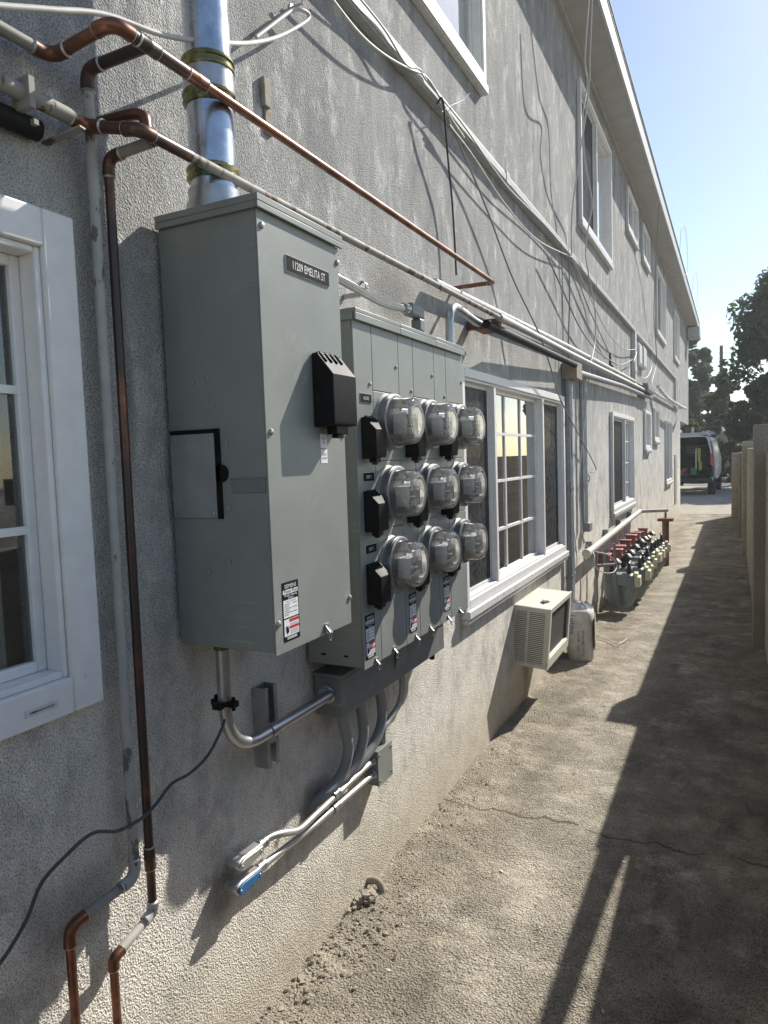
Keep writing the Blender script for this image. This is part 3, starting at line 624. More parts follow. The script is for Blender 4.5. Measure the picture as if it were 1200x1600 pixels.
# plug-in electric meters with glass domes
def make_meter():
    t = thing('electric_meter', 'x', 'electric meter', (0, 0, 0), 'glass domed electric meters on the bank', local=True)
    q = MB(); q.lathe((0, 0, 0), (1, 0, 0), [(0, .084), (.003, .0865), (.018, .0865), (.020, .0845)], 44); obj('collar', q, M['cabinet_dark'], t)
    q = MB(); q.lathe((.0195, 0, 0), (1, 0, 0), [(0, .084), (.001, .0885), (.006, .0885), (.0075, .0865), (.009, .0885), (.0125, .088), (.0145, .085), (.0145, .078)], 44); obj('ring', q, M['ringmetal'], t)
    q = MB(); q.lathe((.008, 0, 0), (1, 0, 0), [(0, .076), (.024, .0775), (.0255, .070), (.026, .0005)], 36); obj('base', q, M['meterbase'], t)
    q = MB(); q.lathe((.031, 0, 0), (1, 0, 0), [(0, .0775), (.006, .0765), (.022, .0755), (.050, .0740), (.060, .0720), (.0675, .0660), (.0715, .058), (.0728, .050), (.0715, .046), (.0716, .03), (.0722, .0004)], 44); obj('glass_dome', q, M['dome'], t, ang=60)
    q = MB(); q.box(.036, .078, -.044, .044, .020, .023).box(.036, .078, -.044, .044, -.040, -.037).box(.036, .055, -.030, .030, -.033, .016).box(.040, .084, -.047, -.0445, -.040, .023).box(.040, .084, .0445, .047, -.040, .023)
    q.lathe((.042, 0, -.012), (0, 0, 1), [(0, .001), (0, .044), (.002, .044), (.002, .001)], 30); q.tube([(.036, -.03, .044), (.082, -.03, .044)], .006, 8); q.tube([(.036, .03, -.050), (.078, .03, -.050)], .007, 8)
    q.tube([(.05, -.04, -.02), (.05, .04, -.024)], .008, 10); q.tube([(.06, -.035, .034), (.062, .03, .036)], .005, 8)
    obj('mechanism', q, M['works'], t, bevel=.001)
    q = MB(); q.box(.085, .0865, -.032, .032, .010, .044); q.mat(1)
    for k in range(5): q.lathe((.0867, -.022+.011*k, .019), (1, 0, 0), [(0, .0045), (.0006, .0045), (.0006, .0036)], 10)
    q.mat(0).box(.084, .0855, -.028, .028, -.040, -.020)
    obj('faceplate', q, [M['nameplate'], M['inkgrey']], t)
    return t
def copy_tree(o, parent=None):
    c = o.copy(); C.objects.link(c)
    if parent: c.parent = parent
    for ch in list(o.children): copy_tree(ch, c)
    return c
base_meter = make_meter(); first = True
rown = ('top', 'middle', 'bottom'); coln = ('column by big cabinet', 'middle column', 'column by wide window')
extra = {(0, 0): ', beside the HOUSE tag', (1, 0): ', beside the UNIT 1 tag', (2, 0): ', beside the UNIT 2 tag'}
for i in range(3):
    for k, z in enumerate((1.717, 1.489, 1.262)):
        o = base_meter if first else copy_tree(base_meter); first = False
        y = (MY[i]+ST+MY[i+1])/2; o.location = (MX+.003, y, z)
        o['label'] = 'glass domed electric meter, %s row, %s%s' % (rown[k], coln[i], extra.get((k, i), ''))

# wireway under the bank, with its rating plate
WW = thing('wireway', 'dark grey wireway trough hanging under the meter bank', 'wireway', (.06, 2.3, .79))
q = MB(); q.box(.012, .110, 1.852, 2.72, .792, .918); obj('trough', q, M['cabinet_dark'], WW, bevel=.003)
q = MB(); q.box(.006, .116, 1.848, 2.724, .9185, .930); q.box(.1105, .116, 1.848, 2.724, .902, .918); obj('cover', q, M['cabinet_dark'], WW, bevel=.002)
a = S(617, 1020, x=.112); q = MB(); q.box(.1165, .1175, a.y+.0, a.y+.085, .845, .915); q.mat(1)
for k in range(5): q.mat(3).box(.1176, .1179, a.y+.01, a.y+.07-.01*(k % 2), .900-.011*k, .903-.011*k)
obj('rating_plate', q, [M['cabinet'], M['ink'], M['red'], M['inkgrey']], WW)
q = MB(); q.lathe((.06, 1.852, .865), (0, -1, 0), [(0, .030), (.008, .030), (.010, .024), (.022, .024), (.024, .019)], 20, cap1=True); obj('connector', q, M['galv'], WW)

# ================================================================== CONDUITS
def conduit(name, label, cat, pts, r, mat, bend=.06, seg=14, collars=(), cmat=None, group=None, parts=None):
    P = fillet(pts, bend, 8)
    if not collars:
        q = MB(); q.tube(P, r, seg); return tag(obj(name, q, mat, ang=60), label, cat, group)
    lo_ = Vector(pts[0]); t = thing(name, label, cat, lo_, group)
    q = MB(); q.tube(P, r, seg); obj('tube', q, mat, t, ang=60)
    for (c, d, ln, rr) in collars:
        q = MB(); c = Vector(c); d = Vector(d).normalized(); q.lathe(c-d*ln/2, d, [(0, r), (0, rr), (ln*.3, rr), (ln*.35, rr*.93), (ln*.65, rr*.93), (ln*.7, rr), (ln, rr), (ln, r)], 16); obj('collar', q, cmat or M['galv'], t)
    return t
# service mast
mt = thing('service_mast', 'thick steel service mast rising from the top of the big cabinet', 'conduit', (.14, 1.335, 2.174))
ms = S(335, 312, z=2.174); mx, my = .135, S(335, 312, x=.135).y
q = MB(); q.tube([(mx, my, 2.172), (mx, my, 5.6)], .0525, 28); obj('tube', q, M['mast'], mt)
q = MB(); q.lathe((mx, my, 2.1745), (0, 0, 1), [(0, .064), (.018, .064), (.020, .058), (.05, .058), (.052, .0530)], 28); obj('hub', q, M['galv'], mt)
for z in (S(330, 275, x=mx).z, S(328, 160, x=mx).z, S(325, 108, x=mx).z):
    q = MB(); n = 10
    q.lathe((mx, my, z-.015), (0, 0, 1), [(0, .053), (.0, .0565), (.004, .060), (.009, .060), (.012, .0565), (.019, .0565), (.022, .060), (.027, .060), (.031, .0565), (.031, .053)], 28); obj('coupling_nut', q, M['zinc'], mt)
z1, z2 = S(328, 150, x=mx).z, S(325, 118, x=mx).z
q = MB(); q.lathe((mx, my, z1), (0, 0, 1), [(0, .053), (0, .0575), (z2-z1, .0575), (z2-z1, .053)], 28); obj('coupling', q, M['galv'], mt)
# conduit from big cabinet down and into the wireway
cx = .075; cy_ = S(347, 1015, x=cx).y
CB = thing('bent_conduit', 'bent steel conduit from under the big cabinet to the wireway', 'conduit', (cx, cy_, .865))
q = MB(); q.tube(fillet([(cx, cy_, PZ0+.002), (cx, cy_, .868), (cx, 1.835, .868)], .17, 12), .0165, 16); obj('tube', q, M['galv'], CB, ang=60)
q = MB(); q.lathe((cx, cy_, PZ0-.0065), (0, 0, -1), [(0, .026), (.008, .026), (.010, .021), (.020, .021), (.022, .017)], 18); obj('locknut', q, M['zinc'], CB)
q = MB(); q.lathe((cx, cy_, 1.003), (0, 0, 1), [(0, .017), (0, .021), (.012, .021), (.012, .017)], 16); q.box(cx-.036, cx-.018, cy_-.010, cy_+.010, 1.001, 1.015); q.box(cx+.018, cx+.036, cy_-.010, cy_+.010, 1.001, 1.015)
for s_ in (-1, 1): q.tube([(cx+s_*.027, cy_, .992), (cx+s_*.027, cy_, 1.025)], .005, 8)
q.box(cx-.012, cx+.012, cy_-.034, cy_-.018, 1.0, 1.016); obj('ground_clamp', q, M['black'], CB)
sy = S(425, 1150, x=cx).y; q = MB(); q.lathe((cx, sy-.012, .868), (0, 1, 0), [(0, .0168), (0, .020), (.024, .020), (.024, .0168)], 16); q.box(cx-.006, cx+.006, sy-.01, sy+.01, .835, .850); obj('strut_clamp', q, M['galv'], CB)
# strut channel
ya, yb = S(393, 1090, x=.045).y+.02, S(428, 1090, x=.03).y
st = MB(); ya, yb = 1.545, 1.60
st.box(.002, .006, ya, yb, .745, .975); st.box(.006, .047, ya, ya+.004, .745, .975); st.box(.006, .047, yb-.004, yb, .745, .975); st.box(.043, .047, ya+.004, ya+.014, .745, .975); st.box(.043, .047, yb-.014, yb-.004, .745, .975)
tag(obj('strut_channel', st, M['galv'], bevel=.001), 'short upright steel strut channel behind the bent conduit', 'strut')
# three ribbed flexible conduits from wireway into the wall
for i, (px, lb) in enumerate(((530, 'nearest of the three ribbed grey flexible conduits under the wireway'), (560, 'middle one of the three ribbed grey flexible conduits under the wireway'), (590, 'farthest of the three ribbed grey flexible conduits under the wireway'))):
    px_ = (((530, 1110), (538, 1135), (544, 1165), (540, 1195), (526, 1222), (505, 1243), (478, 1262)),
           ((560, 1092), (566, 1120), (568, 1150), (560, 1183), (545, 1208), (525, 1228), (500, 1248)),
           ((590, 1072), (596, 1100), (596, 1128), (585, 1160), (566, 1188), (545, 1212), (518, 1236)))[i]
    pts = [tuple(S(u_, v_, x=x_)) for (u_, v_), x_ in zip(px_, (.062, .064, .062, .055, .042, .022, -.02))]; pts[0] = (pts[0][0], pts[0][1], .80)
    P = spline(pts, 18); rr = [.0176+(.0009 if k % 2 else 0) for k in range(len(P))]
    q = MB(); q.tube(P, rr, 14); tag(obj('flexible_conduit', q, M['pvcgrey'], ang=70), lb, 'conduit', 'ribbed grey conduits under the wireway')
# junction box
JB = thing('junction_box', 'small grey screw cover junction box low on the wall', 'junction box', (.035, 2.23, .42))
q = MB(); q.box(.012, .060, 2.172, 2.286, .418, .546); obj('box', q, M['cabinet'], JB, bevel=.002)
q = MB(); q.box(.0602, .063, 2.170, 2.288, .416, .548); q.box(.02, .0601, 2.1695, 2.1715, .540, .548); obj('cover', q, M['cabinet'], JB, bevel=.001)
for y, z in ((2.182, .53), (2.182, .435), (2.276, .53), (2.276, .435)): screw_on(JB, y, z, .063, .004)
for z in (.513, .463):
    q = MB(); q.lathe((.042, 2.172, z), (0, -1, 0), [(0, .016), (.006, .016), (.008, .0125), (.02, .0125), (.022, .010)], 14, cap1=True); obj('connector', q, M['galv'], JB)
q = MB(); q.tube(spline([(.06, 2.64, .795), (.06, 2.64, .72), (.058, 2.60, .64), (.05, 2.46, .585), (.042, 2.30, .566), (.040, 2.255, .545)], 10), .0115, 12)
yb_ = S(628, 1050, x=.06).y
tag(obj('elbow_conduit', MB().tube(fillet([(.06, yb_, .80), (.058, yb_, .66), (.042, 2.255, .60), (.042, 2.255, .546)], .12, 8), .0115, 12), M['emt'], ang=60), 'thin steel conduit curving from wireway end to junction box', 'conduit')
# two runs left from the junction box to their pull fittings
e1 = S(405, 1322, x=.034); e2 = S(403, 1358, x=.034); k1, k2 = S(466, 1299, x=.05), S(440, 1302, x=.05)
conduit('offset_conduit', 'upper steel conduit between junction box and grey pull fitting', 'conduit', [(.042, 2.15, .513), tuple(k1), tuple(k2), tuple(e1+Vector((0, .04, .004))), tuple(e1)], .0105, M['emt'], .03, 12, collars=[((.0437, 1.90, .5118), (0, 1, 0), .035, .0145), (tuple(e1+Vector((0, .012, 0))), (0, 1, 0), .03, .0155)])
conduit('straight_conduit', 'lower steel conduit between junction box and blue lidded fitting', 'conduit', [(.042, 2.15, .463), (.040, e2.y+.25, e2.z-.012), tuple(e2)], .0105, M['emt'], .10, 12, collars=[((.0413, 1.90, .463+(e2.z-.012-.463)*(2.15-1.9)/(2.15-e2.y-.25)), (0, 1, 0), .035, .0145), (tuple(e2+Vector((0, .012, 0))), (0, 1, 0), .03, .0155)])
def pull_fitting(name, label, c, cover_mat, back, tilt):
    t = thing(name, label, 'conduit fitting', c); c = Vector(c)
    q = MB(); n = 12
    out = [(-.002, -.012), (-.002, .012), (-.085, .017), (-.105, .012), (-.112, 0), (-.105, -.012), (-.085, -.017)]
    q.prism([(c.x-.018, c.y+a, c.z+b_) for a, b_ in out], (.032, 0, 0)); q.tube([(c.x-.005, c.y-.09, c.z), (-.01, c.y-.092, c.z)], .014, 12)
    obj('body', q, M['alu'], t, bevel=.004)
    q = MB(); q.prism([(c.x+.0162, c.y+a*.93-.006, c.z+b_*.88) for a, b_ in out], (.005, 0, 0)); obj('lid', q, cover_mat, t, bevel=.002)
    for a in (-.018, -.10):
        q = MB(); q.lathe((c.x+.0212, c.y+a, c.z), (1, 0, 0), [(0, .004), (.002, .003), (.0022, .0003)], 10); obj('screw', q, M['screw'], t)
    return t
pull_fitting('conduit_body', 'grey aluminium pull fitting above the blue lidded one', e1, M['alu'], 0, 0)
pull_fitting('conduit_body', 'aluminium pull fitting with blue lid low on the wall', e2, M['bluecover'], 0, 0)
# conduit with fitting above the bank
a = S(560, 470, x=.07); LBX = .075
l0 = S(636, 483, x=LBX); l1 = S(661, 516, x=LBX)
conduit('feeder_conduit', 'bright steel conduit from big cabinet to fitting above the meter bank', 'conduit', [(LBX, PY1-.01, l0.z+.02), (LBX, PY1+.28, l0.z+.012), tuple(S(600, 476, x=LBX)), tuple(l0)], .0135, M['emt'], .1, 14, collars=[(tuple(l0-Vector((0, .015, 0))), (0, 1, 0), .04, .020)])
lb = thing('pull_elbow', 'dark grey elbow fitting standing on top of the meter bank', 'conduit fitting', (LBX, l0.y, MZ1+.013))
q = MB(); yl = l0.y
q.box(LBX-.02, LBX+.022, yl, yl+.125, l0.z-.022, l0.z+.026); q.box(LBX-.02, LBX+.022, yl+.075, yl+.125, l0.z-.075, l0.z-.0225); obj('body', q, M['cabinet_dark'], lb, bevel=.008)
q = MB(); q.lathe((LBX, yl+.1, l0.z-.075), (0, 0, -1), [(0, .022), (.012, .022), (.014, .017), (l0.z-.075-MZ1-.014, .017)], 16); obj('nipple', q, M['galv'], lb)
sy_ = S(567, 468, x=LBX)
q = MB(); q.lathe((LBX, sy_.y-.008, l0.z+.013), (0, 1, 0), [(0, .014), (0, .0175), (.016, .0175), (.016, .014)], 14); q.box(.0, LBX-.012, sy_.y-.006, sy_.y+.006, l0.z-.02, l0.z-.005); tag(obj('pipe_strap', q, M['galv']), 'steel strap holding the bright conduit above the meter bank', 'strap')
g0 = S(703, 530, x=.08); g1 = S(703, 480, x=.08); g2 = S(748, 492, x=.08)
tag(obj('gooseneck_conduit', MB().tube(fillet([(.08, g0.y, MZ1+.013), (.08, g0.y, g1.z+.02), (.08, g0.y+.35, g1.z-.01), (.08, g0.y+.42, g1.z-.012)], .14, 10), .019, 16), M['galv'], ang=60), 'bent steel conduit leaving the far top of the meter bank', 'conduit')
# white stub at the bank's lower right corner
q = MB(); yy = 2.735; q.tube([(.10, yy-.12, .93), (.10, yy+.10, .945)], .017, 14); q.lathe((.10, yy+.02, .9395), (0, 1, .07), [(0, .017), (0, .023), (.04, .023), (.04, .017)], 14); q.box(.075, .135, yy+.09, yy+.15, .925, .972)
tag(obj('pipe_stub', q, M['gaspipe'], bevel=.003), 'white pipe stub and fitting at the lower corner of the meter bank', 'pipe')
q = MB(); q.tube([(.06, 2.70, .795), (.06, 2.70, .745)], .012, 10); tag(obj('knob_plug', q, M['black']), 'small black plug below the far end of the wireway', 'plug')

# ================================================================== WATER PIPES
def elbow(parent, p, a, b, r, mat, k=2.4, rr=1.18):
    """sweat elbow at p between directions a and b, with solder rings"""
    p = Vector(p); a = Vector(a).normalized(); b = Vector(b).normalized(); L = r*k
    q = MB(); A, Bp = p+a*L, p+b*L
    P = [A*(1-t)**2+p*2*t*(1-t)+Bp*t*t for t in [i/10 for i in range(11)]]
    P = [p+a*L*1.5]+P+[p+b*L*1.5]
    q.tube(P, [r*rr*1.05]+[r*rr]*(len(P)-2)+[r*rr*1.05], 18); e = obj('elbow', q, mat, parent, ang=60)
    for d in (a, b):
        q = MB(); q.lathe(p+d*L*1.48, d, [(0, r*rr*1.02), (r*.10, r*rr*1.08), (r*.28, r*1.12), (r*.38, r*.99)], 18); obj('solder_ring', q, M['solder'], e)
def sleeve(parent, p, d, r, ln, mat, name='coupling', rr=1.2):
    p = Vector(p); d = Vector(d).normalized(); q = MB()
    q.lathe(p-d*ln/2, d, [(0, r*.99), (0, r*rr), (ln*.42, r*rr), (ln*.46, r*rr*1.04), (ln*.54, r*rr*1.04), (ln*.58, r*rr), (ln, r*rr), (ln, r*.99)], 18); o = obj(name, q, mat, parent, ang=50)
    for s_ in (-1, 1):
        q = MB(); q.lathe(p+d*(s_*ln*.49), d*s_, [(0, r*rr*1.02), (r*.12, r*rr*1.05), (r*.3, r*.99)], 18); obj('solder_ring', q, M['solder'], o)
def seg(parent, a, b, r, mat, name='pipe', t0=2.4, t1=2.4):
    a, b = Vector(a), Vector(b); d = (b-a).normalized()
    q = MB(); q.tube([a+d*r*t0, b-d*r*t1], r, 18); return obj(name, q, mat, parent)
# pipe A: the upper copper line
XA, ZA = .20, 2.405; ra = .0116
TA = thing('copper_pipe', 'upper copper water pipe crossing above both cabinets with soldered elbows', 'pipe', (.03, 1.05, .4))
yA0, yT, yA1 = .985, 1.068, 3.23
seg(TA, (.035, -.6, 2.385), (.035, yA0, 2.39), ra, M['peelgrey']); elbow(TA, (.035, yA0, 2.39), (0, -1, 0), (1, 0, .05), ra, M['copper'])
seg(TA, (.035, yA0, 2.39), (XA, yA0, 2.405), ra, M['copper']); elbow(TA, (XA, yA0, ZA), (-1, 0, -.05), (0, 1, 0), ra, M['copper'])
seg(TA, (XA, yA0, ZA), (XA, 1.22, ZA), ra*1.12, M['soot'], t1=0); seg(TA, (XA, 1.2, ZA), (XA, yA1, ZA), ra*.86, M['copper'])
sleeve(TA, (XA, 1.205, ZA), (0, 1, 0), ra, .055, M['copper']); sleeve(TA, (XA, yT, ZA), (0, 1, 0), ra*1.05, .05, M['soot'], 'tee')
seg(TA, (XA-.012, yT, ZA), (.035, yT, ZA), ra*1.05, M['soot'], t0=0); elbow(TA, (.035, yT, ZA), (1, 0, 0), (0, 0, -1), ra, M['soot'])
seg(TA, (.035, yT, ZA), (.035, yT-.005, .703), ra*.95, M['peel'])
elbow(TA, (.035, yT-.005, .703), (0, 0, 1), (0, -1, -.03), ra*.95, M['peel']); seg(TA, (.035, yT-.005, .703), (.032, .893, .694), ra*.9, M['peelgrey'])
elbow(TA, (.032, .893, .694), (0, 1, .03), (0, 0, -1), ra*.9, M['copper']); seg(TA, (.032, .893, .694), (.032, .893, -.05), ra*.8, M['copper'])
elbow(TA, (XA, yA1, ZA), (0, -1, 0), (-1, 0, 0), ra*.86, M['copper'], 1.8); seg(TA, (XA, yA1, ZA), (-.02, yA1, ZA), ra*.86, M['copper'])
# pipe B: the lower grey line
XB, ZB = .185, 2.247; rb = .0116
TB = thing('grey_water_pipe', 'lower scuffed grey water pipe running just over the cabinet tops', 'pipe', (.04, 1.1, .4))
yB0, yB, yB1 = 1.048, 1.090, 3.36
seg(TB, (.05, -.6, 2.285), (.05, yB0-.0, 2.285), rb*1.3, M['peelgrey']); elbow(TB, (.05, yB0, 2.282), (0, -1, 0), (1, 0, -.22), rb, M['copper'])
seg(TB, (.05, yB0, 2.282), (XB, yB0, ZB), rb, M['copper']); elbow(TB, (XB, yB0, ZB), (-1, 0, .22), (0, 1, 0), rb, M['copper'], 2.0)
seg(TB, (XB, yB0, ZB), (XB, 1.19, ZB), rb*1.05, M['soot'], t1=0); seg(TB, (XB, 1.18, ZB), (XB, yB1, ZB+.02), rb*.92, M['peelgrey'], t0=0, t1=0)
seg(TB, (XB-.01, yB+.01, ZB), (.045, yB+.01, ZB-.005), rb*.95, M['peelgrey'], t0=0); elbow(TB, (.045, yB+.01, ZB-.005), (1, 0, 0), (0, 0, -1), rb*.92, M['soot'])
seg(TB, (.045, yB+.01, ZB), (.045, yB+.008, .602), rb*.85, M['soot']); sleeve(TB, (.045, yB+.008, .73), (0, 0, 1), rb*.9, .05, M['soot']); 
elbow(TB, (.045, yB+.008, .602), (0, 0, 1), (0, -1, -.15), rb*.9, M['peel'], 1.6); seg(TB, (.045, yB+.008, .602), (.042, .985, .570), rb*.85, M['gaspipe'])
elbow(TB, (.042, .985, .570), (0, 1, .15), (0, 0, -1), rb*.85, M['copper'], 1.6); seg(TB, (.042, .985, .570), (.042, .985, -.05), rb*.78, M['copper'])
q = MB(); q.tube(fillet([(.055, yB0+.028, 2.30), (.15, yB0+.03, 2.296), (.172, yB0+.032, 2.286), (.176, yB0+.03, 2.258)], .02, 6), .0115, 12); obj('branch_pipe', q, M['copper'], TB)
q = MB(); q.tube([(.02, -.6, 2.238), (.02, .955, 2.245)], .02, 14); tag(obj('black_pipe', q, M['blackpipe']), 'short black pipe under the grey pipe by the near window top', 'pipe')
q = MB(); q.bar((.0, .985, 2.236), (.09, 1.0, 2.253), .016, .004); q.box(.026, .074, .90, .912, 2.255, 2.31); q.box(0, .05, .925, .935, 2.24, 2.25); tag(obj('pipe_bracket', q, M['peelgrey']), 'painted strap bracket holding the grey pipe above the near window', 'bracket')

# ================================================================== CONDUIT BUNDLE ALONG THE WALL
def T_(px, py, x): return tuple(S(px, py, x=x))
XW = .10
cl = MB(); q0 = S(752, 492, x=.12)
cl.box(.0, .17, 3.40, 3.45, 2.235, 2.275); cl.box(.05, .15, 3.36, 3.52, 2.222, 2.236); tag(obj('rusty_clamp', cl, M['rust'], bevel=.004), 'rusty clamp where the pipes meet the conduit bundle', 'clamp')
tag(obj('black_drain_pipe', MB().tube([(.145, 3.28, 2.228), (.11, 5.55, 2.272)], .021, 18), M['blackpipe']), 'thick black drain pipe over the wide window, open at its far end', 'pipe')
zc = 2.34
tag(obj('long_conduit', MB().tube([(.185, 3.36, 2.268), (.12, 3.9, 2.315), (.085, 5.6, 2.355), (.07, 11.3, 2.46)], .019, 12), M['emt'], ang=60), 'long bright steel conduit running along above the wide window', 'conduit')
tag(obj('white_conduit', MB().tube([(.04, 2.9, 2.36), (.04, 5.6, 2.43), (.04, 8.5, 2.485), (.04, 11.5, 2.53), (.04, 17.3, 2.56)], .017, 12), M['vinyl_dirty'], ang=60), 'white plastic conduit, topmost of the bundle along the wall', 'conduit')
tag(obj('lower_conduit', MB().tube([(.07, 5.75, 2.24), (.06, 8.5, 2.34), (.055, 11.6, 2.40)], .026, 12), M['pvcgrey'], ang=60), 'grey plastic conduit, lowest of the bundle past the black pipe', 'conduit')
bx = MB(); bx.box(.0, .12, 5.56, 5.78, 2.17, 2.30); tag(obj('wooden_block', bx, M['plank'], bevel=.008), 'weathered block on the wall at the end of the black pipe', 'block')
for i, (y, x, r, z0, z1, mt_, lb_) in enumerate(((5.60, .035, .024, .10, 2.2, 'pvcgrey', 'grey riser conduit right beside the wide window'), (5.74, .03, .020, .10, 2.2, 'vinyl_dirty', 'off white riser conduit second from the wide window'), (6.18, .03, .016, .95, 2.28, 'pvcgrey', 'thin grey riser conduit third from the wide window'), (6.36, .03, .018, .98, 2.3, 'vinyl_dirty', 'off white riser conduit ending in a small box'))):
    q = MB(); q.tube([(x, y, z0), (x, y, z1)], r, 12)
    for z in (.6, 1.3, 1.9):
        if z0 < z < z1: q.lathe((x, y, z), (0, 0, 1), [(0, r), (0, r*1.25), (.03, r*1.25), (.03, r)], 12)
    tag(obj('riser_conduit', q, M[mt_]), lb_, 'conduit', 'riser conduits beside the wide window')
q = MB(); q.box(0, .07, 6.30, 6.44, .90, .978); tag(obj('outlet_box', q, M['pvcgrey'], bevel=.006), 'small grey box at the foot of an off white riser', 'box')
# far boxes and raceways
for nm, lb_, (p0, p1), d, mt_ in (('phone_box', 'pale upright utility box under the belt raceway, nearer of two', ((998, 535), (1003, 573)), .07, 'vinyl_dirty'), ('phone_box', 'pale upright utility box under the belt raceway, farther of two', ((1005, 540), (1010, 578)), .06, 'vinyl_dirty'), ('breaker_box', 'grey metal box on the conduit bundle past the second window', ((1012, 598), (1022, 617)), .12, 'pvcgrey')):
    a, b_ = S(*p0, x=d), S(*p1, x=d); q = MB(); q.box(0, d, a.y, b_.y, b_.z, a.z); q.box(d+.0005, d+.008, a.y+.02, b_.y-.02, b_.z+.02, a.z-.02); tag(obj(nm, q, M[mt_], bevel=.006), lb_, 'box')
q = MB(); a = S(990, 517, x=.03); b_ = S(994, 604, x=.03); q.box(0, .05, a.y, a.y+.14, b_.z, 3.15); tag(obj('riser_raceway', q, M['vinyl_dirty'], bevel=.004), 'upright grey raceway dropping from the belt to the conduits', 'raceway')
q = MB(); q.box(0, .05, 16.9, 17.05, 2.5, 3.15); q.box(0, .05, 17.33, 17.48, 2.45, 3.17); tag(obj('far_riser_raceway', q, M['vinyl_dirty'], bevel=.004), 'paired upright raceway at the far end of the belt', 'raceway')
q = MB(); q.tube(spline([(.10, 12.2, 2.62), (.16, 13.2, 2.50), (.20, 15.0, 2.48), (.22, 17.0, 2.50), (.15, 17.9, 2.56), (.02, 18.0, 2.58)], 8), .03, 10); tag(obj('sagging_conduit', q, M['vinyl_dirty'], ang=60), 'sagging white conduit beyond the grey metal box', 'conduit')
# belt raceway
BR = thing('belt_raceway', 'long pale raceway band crossing the wall below the upper windows', 'raceway', (.03, 9, 3.14))
q = MB(); q.box(0, .042, -1, 17.5, 3.145, 3.20); obj('trunking', q, M['raceway'], BR, bevel=.004)
q = MB(); q.box(.0425, .047, -1, 17.48, 3.15, 3.188); obj('lid', q, M['raceway'], BR, bevel=.002)
for y in (4.0, 6.9, 8.4, 9.9, 12.6): q = MB(); q.box(.0, .0505, y, y+.07, 3.141, 3.204); obj('clip', q, M['raceway'], BR, bevel=.004)

# ================================================================== LOOSE CABLES
def cable(label, pts, r, mat, n=8, name='cable', cat='cable'):
    q = MB(); q.tube(spline(pts, n), r, 8); return tag(obj(name, q, M[mat], ang=80), label, cat)
cable('pale cable drooping across the top left to a wall hook', [T_(-60, 2, .12), T_(0, 9, .12), T_(80, 15, .12), T_(165, 23, .12), T_(260, 56, .13), T_(350, 67, .14), T_(400, 66, .09), T_(440, 55, .06), T_(478, 33, .05), T_(482, 22, .05), T_(470, 15, .045), T_(455, 17, .03), T_(430, 35, .03), T_(400, 58, .03)], .0058, 'cable')
q = MB(); a = S(455, 12, x=.0); q.tube([(0, a.y, a.z), (.04, a.y, a.z), (.045, a.y, a.z+.02)], .004, 8); q.lathe((.0, a.y, a.z), (1, 0, 0), [(0, .012), (.004, .01)], 12, cap1=True); tag(obj('wall_hook', q, M['galv']), 'small metal hook in the wall holding the pale cable', 'hook')
q = MB(); a = S(405, 120, x=0); q.box(0, .016, a.y, a.y+.03, a.z-.08, a.z); q.box(.0, .008, a.y+.01, a.y+.045, a.z-.15, a.z-.081); tag(obj('wall_bracket', q, M['rubble'], bevel=.003), 'old bracket stub left on the wall above the big cabinet', 'bracket')
cable('black cable hooked over the belt raceway and hanging down', [T_(683, 162, .06), T_(690, 153, .075), T_(694, 170, .075), T_(696, 200, .07), T_(701, 260, .055), T_(706, 310, .045), T_(710, 370, .04), T_(713, 430, .04)], .0048, 'cableblack')
cable('short thin wire end sticking up from the belt raceway', [T_(690, 175, .06), T_(705, 165, .07), T_(722, 157, .08), T_(733, 146, .09)], .0022, 'cablegrey')
cable('grey cable slung from the belt raceway down over the wide window', [T_(700, 185, .06), T_(722, 235, .05), T_(760, 325, .05), T_(800, 432, .06), T_(843, 523, .12), T_(863, 583, .10), T_(877, 627, .07), T_(910, 690, .05), T_(931, 732, .04), T_(922, 738, .04)], .005, 'cablegrey')
cable('white cable following the underside of the belt raceway nearest the camera', [T_(505, -20, .06), T_(560, 50, .055), T_(600, 85, .055), T_(640, 108, .055), T_(663, 118, .055), T_(680, 140, .065), T_(705, 185, .06), T_(725, 215, .065)], .0045, 'cable')
cable('loose white cable lying on the lid of the belt raceway', [T_(548, -20, .065), T_(600, 45, .055), T_(634, 100, .058), T_(655, 108, .058), T_(668, 128, .055), T_(720, 190, .056), T_(770, 262, .056), T_(800, 300, .055), T_(850, 350, .055), T_(893, 400, .06)], .004, 'cable')
cable('thin white cable sagging below the belt raceway toward the utility boxes', [T_(702, 195, .06), T_(740, 245, .06), T_(790, 320, .05), T_(840, 375, .05), T_(893, 402, .05)], .004, 'cable')
cable('white cable hanging from the eave past the upstairs window', [T_(922, -30, .30), T_(914, 90, .26), T_(918, 130, .22), T_(911, 180, .2), T_(914, 250, .18), T_(925, 315, .15), T_(920, 350, .12), T_(915, 390, .09), T_(918, 420, .07), T_(929, 480, .05), T_(930, 530, .05), T_(922, 575, .07), T_(914, 650, .04), T_(905, 760, .04), T_(912, 850, .04)], .006, 'cable')
cable('grey cable hanging from the eave and ending on the belt raceway', [T_(926, -30, .28), T_(922, 80, .24), T_(920, 140, .2), T_(905, 250, .14), T_(894, 330, .08), T_(893, 398, .06)], .006, 'cable')
cable('cable fanning steeply from the belt raceway to the wall vent', [T_(892, 402, .05), T_(915, 470, .04), T_(935, 515, .04), T_(952, 552, .03)], .005, 'cablegrey')
cable('cable fanning from the belt raceway to the nearer utility box', [T_(897, 408, .05), T_(922, 465, .06), T_(950, 520, .06), T_(975, 545, .05), T_(994, 546, .05)], .005, 'cable')
